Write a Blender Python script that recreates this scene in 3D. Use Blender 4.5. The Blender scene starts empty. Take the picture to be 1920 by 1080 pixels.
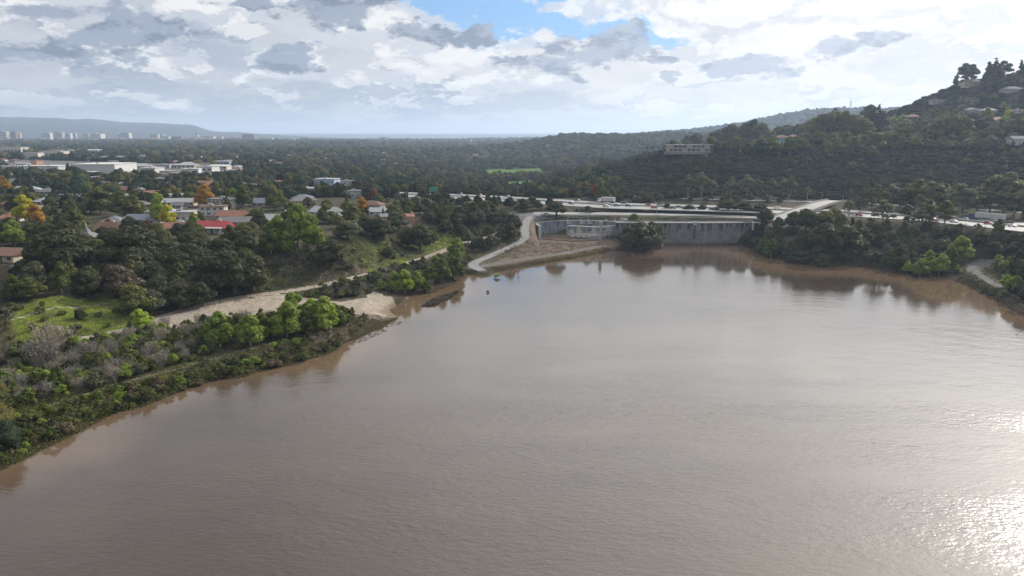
import bpy, math, random
import numpy as np
from mathutils import Vector, Matrix
R = math.radians
S = bpy.context.scene
COL = S.collection

# ---------------------------------------------------------------- camera, sky, sun, exposure
CAM_H, FOC, PITCH = 65.0, 1300.0, math.atan(283 / 1300)      # metres, pixels of a 1920 px wide picture, downward tilt
cam = bpy.data.cameras.new('camera'); co = bpy.data.objects.new('camera', cam); COL.objects.link(co)
cam.sensor_width = 36; cam.lens = 36 * FOC / 1920; cam.clip_start = 1; cam.clip_end = 80000
co.location = (0, 0, CAM_H); co.rotation_euler = (R(90) - PITCH, 0, 0)
S.camera = co
SUN_EL, SUN_AZ = R(30), R(45.5)                                # azimuth clockwise from +Y
SUN_DIR = Vector((math.sin(SUN_AZ) * math.cos(SUN_EL), math.cos(SUN_AZ) * math.cos(SUN_EL), math.sin(SUN_EL)))
sl = bpy.data.lights.new('sun', 'SUN'); sl.energy = 4.6; sl.angle = R(0.5); sl.color = (1, .93, .82)
so = bpy.data.objects.new('sun', sl); COL.objects.link(so); so.rotation_euler = (-SUN_DIR).to_track_quat('-Z', 'Y').to_euler()
S.view_settings.view_transform = 'Standard'; S.view_settings.look = 'None'; S.view_settings.gamma = 1; S.view_settings.exposure = 0
S.render.engine = 'CYCLES'
S.cycles.max_bounces = 5; S.cycles.diffuse_bounces = 2; S.cycles.glossy_bounces = 3; S.cycles.transmission_bounces = 2
S.cycles.volume_bounces = 0; S.cycles.transparent_max_bounces = 6; S.cycles.use_denoising = True
S.cycles.sample_clamp_indirect = 4; S.cycles.sample_clamp_direct = 12

def nd(nt, typ, ins=None, **kw):
    n = nt.nodes.new(typ)
    for k, v in kw.items(): setattr(n, k, v)
    for k, v in (ins or {}).items():
        if isinstance(v, tuple) and len(v) == 2 and hasattr(v[0], 'outputs'): nt.links.new(v[0].outputs[v[1]], n.inputs[k])
        elif hasattr(v, 'outputs'): nt.links.new(v.outputs[0], n.inputs[k])
        elif hasattr(v, 'is_output'): nt.links.new(v, n.inputs[k])
        else: n.inputs[k].default_value = v
    return n
def mth(nt, op, a, b=None, clamp=False):
    n = nt.nodes.new('ShaderNodeMath'); n.operation = op; n.use_clamp = clamp
    for i, v in enumerate((a, b)):
        if v is None: continue
        if hasattr(v, 'outputs'): nt.links.new(v.outputs[0], n.inputs[i])
        elif hasattr(v, 'is_output'): nt.links.new(v, n.inputs[i])
        else: n.inputs[i].default_value = v
    return n
def mapr(nt, v, a, b, c=0., d=1., smooth=True):
    n = nt.nodes.new('ShaderNodeMapRange'); n.interpolation_type = 'SMOOTHSTEP' if smooth else 'LINEAR'
    if hasattr(v, 'outputs'): v = v.outputs[0]
    nt.links.new(v, n.inputs[0])
    for i, x in zip((1, 2, 3, 4), (a, b, c, d)): n.inputs[i].default_value = x
    return n
def mix(nt, f, a, b, mode='MIX'):
    n = nt.nodes.new('ShaderNodeMix'); n.data_type = 'RGBA'; n.blend_type = mode
    for i, v in ((0, f), (6, a), (7, b)):
        if hasattr(v, 'outputs'):
            o = v.outputs[2] if v.bl_idname == 'ShaderNodeMix' else v.outputs[0]
            nt.links.new(o, n.inputs[i])
        elif hasattr(v, 'is_output'): nt.links.new(v, n.inputs[i])
        elif i == 0: n.inputs[0].default_value = v
        else: n.inputs[i].default_value = (*v, 1) if len(v) == 3 else v
    return n
def outp(n): return n.outputs[2] if n.bl_idname == 'ShaderNodeMix' else n.outputs[0]

def pix_dir(u, v):
    dx = (u - 960) / FOC; dy = -(v - 540) / FOC; c, s = math.cos(PITCH), math.sin(PITCH)
    return np.array([dx, c + dy * s, -s + dy * c])

def make_world():
    w = bpy.data.worlds.new('World'); S.world = w; w.use_nodes = True; nt = w.node_tree; nt.nodes.clear()
    sky = nd(nt, 'ShaderNodeTexSky', sky_type='NISHITA', sun_disc=False, sun_elevation=SUN_EL, sun_rotation=SUN_AZ, altitude=400, air_density=1.2, dust_density=1.0, ozone_density=2.)
    tc = nd(nt, 'ShaderNodeTexCoord'); sp = nd(nt, 'ShaderNodeSeparateXYZ', {0: (tc, 'Generated')})
    X_, Y_, Z_ = sp.outputs[0], sp.outputs[1], sp.outputs[2]
    hor = mth(nt, 'MAXIMUM', Y_, .12)
    s0 = mth(nt, 'DIVIDE', X_, hor); t0 = mth(nt, 'DIVIDE', mth(nt, 'MAXIMUM', Z_, -.02), hor)
    # clouds lie flatter and smaller towards the horizon
    tz = mth(nt, 'MULTIPLY', mth(nt, 'POWER', mth(nt, 'ADD', mth(nt, 'MAXIMUM', Z_, 0.), .02), .6), 1.6)
    def P(dz, k=1.): return nd(nt, 'ShaderNodeCombineXYZ', {0: X_, 1: Y_, 2: mth(nt, 'ADD', tz, dz)})
    def noise(v, scale, det=8., rough=.55, dist=0.): return nd(nt, 'ShaderNodeTexNoise', {'Vector': v, 'Scale': scale, 'Detail': det, 'Roughness': rough, 'Distortion': dist})
    nA = noise(P(.0), 9.5, 7, .60); nB = noise(P(4.), 11., 7, .58); nC = noise(P(9.), 3.2, 5., .5); nA2 = noise(P(.035), 9.5, 5, .60)
    nD = noise(P(13.), 19., 7, .66)
    s = mth(nt, 'ADD', s0, mth(nt, 'MULTIPLY', mth(nt, 'SUBTRACT', nA, .5), .13)); t = mth(nt, 'ADD', t0, mth(nt, 'MULTIPLY', mth(nt, 'SUBTRACT', nB, .5), .085))
    def blob(u, v, rx, ry, flat=1.):
        d = pix_dir(u, v); cs, ct = d[0] / d[1], d[2] / d[1]; rx, ry = rx / FOC * 1.25, ry / FOC * 1.25
        a = mth(nt, 'POWER', mth(nt, 'ABSOLUTE', mth(nt, 'DIVIDE', mth(nt, 'SUBTRACT', s, cs), rx)), 2.); b = mth(nt, 'POWER', mth(nt, 'ABSOLUTE', mth(nt, 'DIVIDE', mth(nt, 'SUBTRACT', t, ct), ry)), 2.)
        return mth(nt, 'SUBTRACT', flat, mth(nt, 'ADD', a, b))
    def union(L):
        f = None
        for q in L: k = blob(*q); f = k if f is None else mth(nt, 'MAXIMUM', f, k)
        return mth(nt, 'ADD', f, mth(nt, 'MULTIPLY', mth(nt, 'SUBTRACT', nD, .5), 5.5))
    dark = union([(120,25,80,18), (275,55,100,20), (75,92,120,20), (470,5,40,9), (630,14,80,24), (785,62,46,13), (545,102,44,15), (1105,88,62,26), (1015,122,55,16), (1215,108,30,8), (1265,142,16,8), (1400,122,72,20), (1555,85,40,20), (215,50,50,10), (880,60,34,8), (960,110,40,9), (1640,70,30,12), (1150,60,30,8)])
    faint = union([(700,172,150,18), (1300,92,60,14), (1640,88,30,20), (1725,112,100,28), (1840,40,60,30), (1300,32,110,10), (1650,25,80,10), (880,192,200,12), (330,200,240,14), (420,100,80,18), (180,170,160,14), (620,225,200,8)])
    puff = union([(200,72,50,16), (335,125,34,14), (545,132,72,12), (592,88,38,20), (660,140,44,16), (765,145,64,12), (690,82,50,10), (720,42,96,14), (840,88,110,22), (930,150,60,14), (985,70,50,13), (60,20,60,20), (400,30,70,22), (1330,20,140,26), (1130,10,90,14), (330,190,24,10), (1040,160,50,18), (1240,200,50,12), (1350,210,34,12)])
    gap = union([(870,5,110,40), (960,25,130,36), (1080,50,120,11), (740,0,60,16), (1180,64,70,8), (1020,5,70,20)])
    front = mapr(nt, Y_, .1, .4)
    dt = nd(nt, 'ShaderNodeVectorMath', {0: (tc, 'Generated'), 1: tuple(SUN_DIR)}, operation='DOT_PRODUCT'); dm = mth(nt, 'MAXIMUM', dt.outputs['Value'], 0.)
    g1 = mth(nt, 'POWER', dm, 5.); g2 = mth(nt, 'POWER', dm, 34.)
    hz = mapr(nt, Z_, .0, .17)
    # pale veil: bluer and darker away from the sun, lighter towards it
    low = mix(nt, mapr(nt, dm, .35, .95), (4.9, 5.15, 5.5), (8.5, 8.3, 8.0)); high = mix(nt, mapr(nt, dm, .35, .92), (5.7, 6.05, 6.6), (9.4, 9.3, 9.2))
    veil = mix(nt, hz, low, high)
    mot = mapr(nt, nB, .38, .62, -1, 1.)
    veil = mix(nt, mth(nt, 'MULTIPLY', mapr(nt, nC, .4, .62), .2), veil, (8.2, 8.3, 8.5))
    veil = mix(nt, 1., veil, mix(nt, mapr(nt, nB, .35, .65), (.90,.91,.93), (1.08,1.07,1.06)), 'MULTIPLY')
    blue = mix(nt, 1., sky, (.50, .95, 1.55), 'MULTIPLY'); blue = mix(nt, .65, blue, (2.5, 4.8, 7.6))
    c = mix(nt, mth(nt, 'MULTIPLY', mth(nt, 'MULTIPLY', mapr(nt, gap, -.5, .5), front), .96), veil, blue)
    # soft grey layers
    c = mix(nt, mth(nt, 'MULTIPLY', mth(nt, 'MULTIPLY', mapr(nt, faint, -.5, .7), front), .62), c, mix(nt, mapr(nt, dm, .5, .95), (3.6, 4.2, 5.2), (6.2, 6.6, 7.2)))
    # small random cumulus everywhere
    em = mth(nt, 'SUBTRACT', nA2, nA)
    cf = mth(nt, 'MULTIPLY', mapr(nt, mth(nt, 'ADD', nA, mth(nt, 'MULTIPLY', mth(nt, 'SUBTRACT', nD, .5), .35)), .495, .555), mth(nt, 'MULTIPLY', mapr(nt, Z_, .012, .06), mapr(nt, gap, .3, -.6)))
    cc = mix(nt, mapr(nt, em, -.03, .02, 1., 0.), mix(nt, mapr(nt, dm, .5, .95), (3.5, 4.0, 5.0), (6.6, 6.9, 7.4)), (8.9, 8.9, 8.9))
    c = mix(nt, mth(nt, 'MULTIPLY', cf, .75), c, cc)
    pf = mth(nt, 'MULTIPLY', mapr(nt, puff, -.25, .5), front)
    pc = mix(nt, mapr(nt, em, -.05, .05, 1., 0.), (6.6, 6.9, 7.5), (9.6, 9.5, 9.3)); c = mix(nt, mth(nt, 'MULTIPLY', pf, .8), c, pc)
    df = mth(nt, 'MULTIPLY', mapr(nt, dark, -.35, .6), front)
    dc = mix(nt, mapr(nt, em, -.05, .06, 1., 0.), mix(nt, mapr(nt, dm, .5, .95), (1.9, 2.3, 3.2), (3.3, 3.8, 4.8)), mix(nt, mapr(nt, dm, .5, .95), (3.2, 3.7, 4.7), (5.2, 5.7, 6.6)))
    c = mix(nt, mth(nt, 'MULTIPLY', df, .95), c, dc)
    c = mix(nt, 1., c, mix(nt, g1, (0, 0, 0), (2.6, 2.5, 2.4)), 'ADD'); c = mix(nt, 1., c, mix(nt, g2, (0, 0, 0), (16., 15.2, 14.)), 'ADD')
    up = mix(nt, mth(nt, 'MULTIPLY', mapr(nt, Z_, .17, .36), mapr(nt, dm, .45, .9, .1, 1.)), (1, 1, 1), (2.5, 2.46, 2.42))
    c = mix(nt, 1., c, up, 'MULTIPLY')
    fin = mix(nt, mapr(nt, Z_, -.03, -.005), (2.2, 2.4, 2.6), c)
    bg = nd(nt, 'ShaderNodeBackground', {'Strength': .1}); nt.links.new(outp(fin), bg.inputs[0])
    o = nt.nodes.new('ShaderNodeOutputWorld'); nt.links.new(bg.outputs[0], o.inputs[0])
    w.cycles.sampling_method = 'MANUAL'; w.cycles.sample_map_resolution = 1024
make_world()

# ---------------------------------------------------------------- numbers: noise, rays, terrain
def _hash(i, j, seed):
    h = (i * 374761393 + j * 668265263 + seed * 1442695041) & 0xffffffff
    h = ((h ^ (h >> 13)) * 1274126177) & 0xffffffff
    return ((h ^ (h >> 16)) & 0xffffff) / float(0xffffff)
def vnoise(x, y, seed=0):
    xi = np.floor(x).astype(np.int64); yi = np.floor(y).astype(np.int64); fx = x - xi; fy = y - yi
    fx = fx * fx * (3 - 2 * fx); fy = fy * fy * (3 - 2 * fy)
    a, b, c, d = _hash(xi, yi, seed), _hash(xi + 1, yi, seed), _hash(xi, yi + 1, seed), _hash(xi + 1, yi + 1, seed)
    return (a * (1 - fx) + b * fx) * (1 - fy) + (c * (1 - fx) + d * fx) * fy - .5
def fbm(x, y, sc, oc=4, seed=0):
    s = 0; a = 1.
    for k in range(oc):
        s = s + a * vnoise(x / sc, y / sc, seed + k); sc /= 2.03; a *= .5
    return s
def at_z(u, v, z):
    d = pix_dir(u, v); t = (CAM_H - z) / -d[2]; return d[0] * t, d[1] * t
def at_y(u, v, Y):
    d = pix_dir(u, v); t = Y / d[1]; return d[0] * t, Y, CAM_H + d[2] * t
def smooth(a, b, x):
    t = np.clip((x - a) / (b - a), 0, 1); return t * t * (3 - 2 * t)
def segdist(px, py, poly, closed=False):
    """distance to a polyline, and the polyline's running parameter there"""
    P = np.asarray(poly, float); n = len(P); best = np.full(px.shape, 1e18); par = np.zeros(px.shape)
    for i in range(n if closed else n - 1):
        a = P[i]; b = P[(i + 1) % n]; dx, dy = b[0] - a[0], b[1] - a[1]; L = dx * dx + dy * dy + 1e-9
        t = np.clip(((px - a[0]) * dx + (py - a[1]) * dy) / L, 0, 1)
        d = (px - a[0] - t * dx) ** 2 + (py - a[1] - t * dy) ** 2
        m = d < best; best = np.where(m, d, best); par = np.where(m, i + t, par)
    return np.sqrt(best), par
def inside(px, py, poly):
    P = np.asarray(poly, float); r = np.zeros(px.shape, bool); n = len(P); j = n - 1
    for i in range(n):
        xi, yi = P[i][:2]; xj, yj = P[j][:2]
        if yi != yj: r ^= ((yi > py) != (yj > py)) & (px < (xj - xi) * (py - yi) / (yj - yi) + xi)
        j = i
    return r

SHORE_L = [(0,880),(60,852),(120,818),(190,790),(230,770),(270,762),(340,738),(400,713),(460,706),(500,693),(560,682),(610,670),(640,655),(655,640),(690,628),(715,612),(748,597),
           (728,586),(742,575),(770,553),(810,548),(850,532),(880,514),(910,512),(960,505),(1010,494),(1075,484),(1130,472),(1155,470),(1200,473),(1240,466)]
SHORE_R = [(1400,462),(1430,478),(1480,492),(1540,502),(1600,498),(1680,512),(1760,520),(1800,530),(1850,555),(1920,580)]
LAKE = [at_z(u, v, 0) for u, v in SHORE_L] + [(88, 424), (148, 424)] + [at_z(u, v, 0) for u, v in SHORE_R] + \
       [(250, 205), (360, 150), (520, 60), (640, -300), (-260, -300), (-210, 20), (-150, 95)]

C = []
def cz(z, *uv):
    for u, v in uv: x, y = at_z(u, v, z); C.append((x, y, z))
def cy(Y, *uv):
    for u, v in uv: C.append(at_y(u, v, Y))
# left bank: levee, wet ground, sand bench, bluff toe, bluff top, the town
cz(2.0, (-60,815), (60,775), (150,745), (350,690), (520,640), (640,608))
cz(1.6, (-60,760), (100,700), (250,660), (400,632), (520,605))
cz(2.6, (150,650), (230,625), (300,605), (430,580), (550,565), (640,572), (690,566), (700,552))
cz(4.0, (-60,650), (60,640), (150,625)); cz(8.0, (-60,600), (30,597), (110,580), (170,560)); 
cz(4.0, (290,592), (400,560), (500,548), (560,538), (640,524), (720,503), (800,478), (850,462)); cz(6, (880,446), (930,440))
cz(15.5, (-100,510), (0,510), (120,500), (250,482), (400,462), (480,456), (560,462), (650,447), (700,434), (760,424), (830,414), (900,410), (950,402))
cz(11, (200,530),(300,520), (430,500), (560,497),(640,485),(700,462))
cz(8, (760,455), (820,445))
cz(17, (-100,440), (60,440), (200,440), (350,440), (480,430), (600,420), (700,412), (800,400), (900,392))
for u in (-400, -100, 100, 300, 500, 680):
    for Y, z in ((520, 18.5), (650, 19.5), (850, 21), (1200, 23), (1800, 27), (3000, 35), (4500, 40), (6200, 36)):
        if not (u > 600 and Y < 1300): C.append(((u - 960) / FOC * Y, Y, z))
# the gorge below the dam and the plain beyond
for u, Y, z in ((760,650,16),(760,850,14),(850,620,15),(850,800,8),(860,1200,6),(960,620,12),(950,760,6),(960,950,3),(1000,1250,1),(920,1300,3),(1040,1300,4),(950,1800,8),
                (850,1800,14),(850,3000,26),(950,2600,15),(1000,3200,25),(900,4500,35),(1000,4800,42),(750,4500,38),(1060,620,14),(1050,800,8),(1090,1000,10),
                (900,7000,42),(1000,7500,60),(860,9000,30)):
    C.append(((u - 960) / FOC * Y, Y, z))
# far: mountains, and low country to the horizon
for u, v in ((-600,214),(-200,216),(0,221),(40,221),(70,224),(110,227),(140,226),(200,225),(235,228),(290,232),(340,238),(390,244),(440,248),(490,250.5)): cy(9500, (u, v))
for u in (-300, 0, 200, 400): C.append(((u - 960) / FOC * 14000, 14000, 60))
for u, v in ((520,250),(600,251),(700,250),(800,252),(900,251),(1000,252),(1200,250),(1700,245),(2300,240)): cy(16000, (u, v))
for u in (520, 700, 900): C.append(((u - 960) / FOC * 10500, 10500, 20)); 
# bank left of the dam, the dam's shoulder, crest
cz(1.5, (900,508), (960,500), (1010,490), (1075,480), (1110,470)); cz(2.5, (905,494), (960,486), (1040,474)); 
cz(3.0, (1000,470),(1050,463), (1100,460)); cz(10, (970,438), (960,425)); cz(5, (955,460), (1000,455)); 
cz(2.0, (1030,447), (1060,452), (1100,448), (1070,442)); 
cz(13.3, (1000,416), (1020,410), (1060,408)); cz(15, (1000,402), (1080,400), (1250,402), (1420,407), (960,402)); cz(13.7, (1180,413), (1300,414), (1410,417))
cz(2.2, (1160,464), (1200,466), (1235,460)); cz(9, (1190,440)); 
# freeway line and the ground behind it
FWY = [(560,361), (700,363), (800,367), (900,371), (1000,377), (1150,386.5), (1300,390.5), (1450,395), (1600,401), (1750,410), (1920,427), (2100,448), (2350,480)]
cz(17.5, *FWY[1:])
cz(19, (1150,374), (1300,376), (1450,379), (1600,383), (1750,388), (1920,398), (2100,410))
# right bank
cz(13, (1440,425), (1500,432), (1560,430), (1650,432), (1750,440), (1850,452), (1950,470)); cz(5, (1430,460), (1500,475), (1600,475), (1700,490), (1780,497)); cz(2.5, (1800,510), (1840,530), (1880,550), (1920,568)); cz(3.5, (1830,490), (1880,520), (1920,530))
cz(8, (1600,452), (1750,462), (1880,478), (2000,500))
# the big hill
for u, v, Y in ((1060,352,620),(1110,340,700),(1160,322,760),(1210,302,790),(1250,290,760),(1290,284,735),(1340,281,745),(1400,276,800),(1450,268,840),(1520,264,860),(1570,262,860),
                (1200,345,600),(1290,330,620),(1400,325,640),(1500,320,650),(1600,320,640),(1700,320,620),(1800,325,600),(1920,330,560),(2100,330,500),
                (1500,285,760),(1600,268,780),(1700,268,740),(1800,268,720),(1920,262,680),(2100,240,620),
                (1620,238,950),(1660,215,960),(1700,198,960),(1740,180,960),(1780,163,960),(1830,152,950),(1880,146,940),(1920,138,930),(2000,110,920),(2150,70,900),(2400,40,850),
                (1640,250,840),(1700,232,840),(1800,210,830),(1900,200,800),(2100,170,760)): cy(Y, (u, v))
for u, Y, z in ((1150,1000,30),(1250,1050,45),(1400,1150,50),(1600,1250,60),(1800,1300,90),(2000,1300,110),(2300,1300,120)): C.append(((u - 960) / FOC * Y, Y, z))
# two ridges beyond
for u, v in ((960,274),(1000,268),(1040,258),(1080,253),(1150,256),(1200,256),(1260,250),(1300,254),(1360,250)): cy(2300, (u, v))
for u, v in ((1060,285),(1120,282),(1200,285)): cy(1750, (u, v))
cy(1400, (1070,312), (1130,312), (1180,308)); cy(1150, (1060,335), (1130,330))
for u, v in ((1300,256),(1350,243),(1400,234),(1440,225),(1480,217),(1520,210),(1560,205),(1620,206),(1680,208),(1760,205),(1900,190),(2200,180)): cy(3400, (u, v))
for u in (1000, 1150, 1300): C.append(((u - 960) / FOC * 3100, 3100, 35))
for u in (1300, 1500, 1700): C.append(((u - 960) / FOC * 2100, 2100, 60))
for u in (1100, 1300, 1500, 1800, 2200): C.append(((u - 960) / FOC * 6000, 6000, 60))
C = np.array(C)

ca, cr = np.arctan2(C[:, 0], C[:, 1]), np.log(np.hypot(C[:, 0], C[:, 1]))
# drop near-duplicates
keep = []
for i in range(len(C)):
    if all((ca[i] - ca[j]) ** 2 + (cr[i] - cr[j]) ** 2 > .010 ** 2 for j in keep): keep.append(i)
C, ca, cr = C[keep], ca[keep], cr[keep]
CS = np.where(np.exp(cr) > 1200, (C[:, 2]), C[:, 2])
K = np.sqrt((ca[:, None] - ca[None]) ** 2 + (cr[:, None] - cr[None]) ** 2) - np.eye(len(C)) * .004
A = np.block([[K, np.ones((len(C), 1))], [np.ones((1, len(C))), np.zeros((1, 1))]])
W = np.linalg.solve(A, np.append(CS, 0))
def rbf(x, y):
    a = np.arctan2(x, y).ravel(); r = np.log(np.hypot(x, y) + 1e-6).ravel(); o = np.empty(a.shape)
    for s in range(0, len(a), 20000):
        e = slice(s, s + 20000); o[e] = np.sqrt((a[e, None] - ca) ** 2 + (r[e, None] - cr) ** 2) @ W[:-1] + W[-1]
    return o.reshape(x.shape)

FW = [(*at_z(u, v, 17.5), 17.5) for u, v in FWY]
CREST = [(*at_z(u, v, 15.3), 15.3) for u, v in ((940,403), (1000,401), (1080,401), (1250,402.5), (1430,408))]
ACCESS = [(*at_z(u, v, z), z) for u, v, z in ((1020,399,15.2), (993,408,14.6), (984,420,12.5), (983,434,10), (987,446,7.8), (975,455,6.2), (950,467,4.6), (915,482,3.0), (885,494,2.4), (885,502,2.0), (905,508,1.4))]
SPUR = [(*at_z(u, v, z), z) for u, v, z in ((905,499,2.0), (960,489,2.2), (1030,479,2.0), (1090,469,2.0), (1122,463,1.8))]
TOE = [(*at_z(u, v, z), z) for u, v, z in ((20,665,2.6),(110,645,2.6),(190,628,2.7),(245,617,2.8),(290,600,3.2), (350,580,3.6), (440,559,3.8), (545,545,4.0), (600,536,4.0), (680,517,4.2), (740,502,4.4), (800,482,5.0), (850,463,5.8), (880,452,6.4), (930,440,7.5), (955,428,9))]
LEVEE = [(*at_z(u, v, z), z) for u, v, z in ((-60,815,2), (40,778,2), (150,742,2), (250,712,2), (340,690,2.1), (430,664,2.1), (520,640,2.1), (590,618,2.1), (650,598,2.), (690,588,1.9))]
FRONT = [(*at_z(u, v, 19), 19.) for u, v in ((1280,373), (1400,376), (1545,379), (1660,384), (1800,391), (1920,399), (2060,410))]
RPATH = [(*at_z(u, v, z), z) for u, v, z in ((1900,484,4.2), (1840,489,4), (1818,500,3.6), (1835,515,3.2), (1870,535,3.), (1900,552,2.8), (1950,580,2.6))]
OVER = [(*at_z(1455, 414, 15.6), 15.6), (*at_z(1490, 400, 18), 18.), (*at_z(1548, 380, 20.5), 20.5), (*at_z(1575, 376, 19.5), 19.5)]
FLAT = [(FW, 24, 14), (CREST, 12, 6), (ACCESS, 3, 5), (SPUR, 4, 5), (TOE, 2.5, 4), (LEVEE, 1.5, 4), (FRONT, 4, 5), (RPATH, 3, 4)]
def height(x, y):
    z = rbf(x, y); r = np.hypot(x, y)
    hill = smooth(500, 560, y) * smooth(40, 140, x - (y - 500) * .05) * smooth(2600, 1200, r)
    z += hill * (fbm(x, y, 90, 4, 3) * 9)
    z += fbm(x, y, 14, 3, 7) * np.clip(r / 400, .35, 1.2) * smooth(3, 9, z) * smooth(2000, 900, r) * 1.1
    bl = smooth(200, 240, y) * smooth(6, 9, z) * smooth(15.2, 13, z) * smooth(30, -10, x) * smooth(420, 390, y)
    z += bl * fbm(x * .8 + y * .35, y * .25, 9, 4, 11) * 4.2                 # gullies down the bluff
    z += smooth(1500, 3500, r) * smooth(75, 160, z) * fbm(x, y, r * .06, 5, 5) * r * .006 * smooth(19000, 13000, r)
    sd, _ = segdist(x, y, LAKE, True); ins = inside(x, y, LAKE); wob = fbm(x, y, 9, 3, 21) * 3.2; sd = np.where(ins, -sd, sd) + wob * (y < 415)
    near = r < 1000
    z = np.where(near, np.maximum(z, .9), z)
    z = np.where(near & (sd < 9), np.minimum(z, .16 * sd + .0), z) if True else z
    z = np.where(sd < 0, np.maximum(.16 * sd, -4), z)
    e = ((x - 41) / 25.) ** 2 + (np.where(y > 432, (y - 432) / 14., (y - 432) / 11.)) ** 2
    z = np.where(e < 1.0, 3.0 + np.clip(y - 421, 0, 21) * .095, z)
    fr = (x > 15) & (x < 76) & (y < 432) & (y > 395); z = np.where(fr, np.minimum(z, 1.6 + np.clip(y - 404, 0, 20) * .07), z)
    bk = (x > 8) & (x < 70) & (y > 446) & (y < 452); z = np.where(bk, np.maximum(z, 12.6), z)
    for line, w, m in FLAT:
        P = np.array(line); lo = P.min(0) - w - m; hi = P.max(0) + w + m
        k = (x > lo[0]) & (x < hi[0]) & (y > lo[1]) & (y < hi[1])
        if not k.any(): continue
        d, t = segdist(x[k], y[k], P); zl = np.interp(t, np.arange(len(P)), P[:, 2]); f = smooth(w + m, w, d)
        z[k] = z[k] * (1 - f) + zl * f
    return z

rows = np.concatenate([np.geomspace(60, 100, 14)[:-1], np.geomspace(100, 560, 300)[:-1], np.geomspace(560, 20000, 300)])
cols = np.concatenate([np.linspace(R(-74), R(-40), 40)[:-1], np.linspace(R(-40), R(40), 520)[:-1], np.linspace(R(40), R(74), 40)])
GA, GR = np.meshgrid(cols, rows); GX, GY = GR * np.sin(GA), GR * np.cos(GA); GZ = height(GX, GY)
NR, NC = GX.shape; LR = np.log(rows)
def ground(x, y):
    x = np.asarray(x, float); y = np.asarray(y, float); a = np.arctan2(x, y); r = np.log(np.hypot(x, y))
    i = np.clip(np.interp(r, LR, np.arange(NR)), 0, NR - 1.001); j = np.clip(np.interp(a, cols, np.arange(NC)), 0, NC - 1.001)
    i0 = i.astype(int); j0 = j.astype(int); fi = i - i0; fj = j - j0
    return (GZ[i0, j0] * (1 - fj) + GZ[i0, j0 + 1] * fj) * (1 - fi) + (GZ[i0 + 1, j0] * (1 - fj) + GZ[i0 + 1, j0 + 1] * fj) * fi
TT = np.geomspace(70, 30000, 2600)
def hit(u, v):
    """where the ray of a picture point first meets the ground"""
    d = pix_dir(u, v); x, y, z = d[0] * TT, d[1] * TT, CAM_H + d[2] * TT
    k = np.nonzero(z < np.maximum(ground(x, y), 0))[0]
    if len(k) == 0: return None
    i = k[0]; return float(x[i]), float(y[i]), float(max(ground(x[i], y[i]), 0))
def to_pix(x, y, z):
    c, s = math.cos(PITCH), math.sin(PITCH); dz = z - CAM_H
    f = y * c - dz * s; up = y * s + dz * c
    return 960 + FOC * x / f, 540 - FOC * up / f
# ---------------------------------------------------------------- mesh and property helpers
def tag(o, label=None, cat=None, group=None, kind=None):
    for k, v in (('label', label), ('category', cat), ('group', group), ('kind', kind)):
        if v: o[k] = v
    return o
def mesh(name, V, F, mats=(), mi=None, smooth_=False):
    me = bpy.data.meshes.new(name); V = np.asarray(V, np.float32)
    if isinstance(F, np.ndarray):
        n, k = F.shape; me.vertices.add(len(V)); me.vertices.foreach_set('co', V.ravel()); me.loops.add(n * k); me.polygons.add(n)
        me.loops.foreach_set('vertex_index', F.astype(np.int32).ravel()); me.polygons.foreach_set('loop_start', np.arange(0, n * k, k, dtype=np.int32))
        try: me.polygons.foreach_set('loop_total', np.full(n, k, np.int32))
        except Exception: pass
        me.update(calc_edges=True)
    else:
        me.from_pydata(V.tolist(), [], F); me.update()
    for m in mats: me.materials.append(m)
    if mi is not None: me.polygons.foreach_set('material_index', np.asarray(mi, np.int32))
    if smooth_: me.polygons.foreach_set('use_smooth', np.ones(len(me.polygons), bool))
    return me
def link(name, me, parent=None, loc=None, rz=0):
    o = bpy.data.objects.new(name, me); COL.objects.link(o)
    if parent: o.parent = parent
    if loc is not None: o.location = loc
    if rz: o.rotation_euler = (0, 0, rz)
    return o
def empty(name, loc, rz=0):
    o = bpy.data.objects.new(name, None); COL.objects.link(o); o.location = loc; o.rotation_euler = (0, 0, rz); o.empty_display_size = .5
    return o
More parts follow.
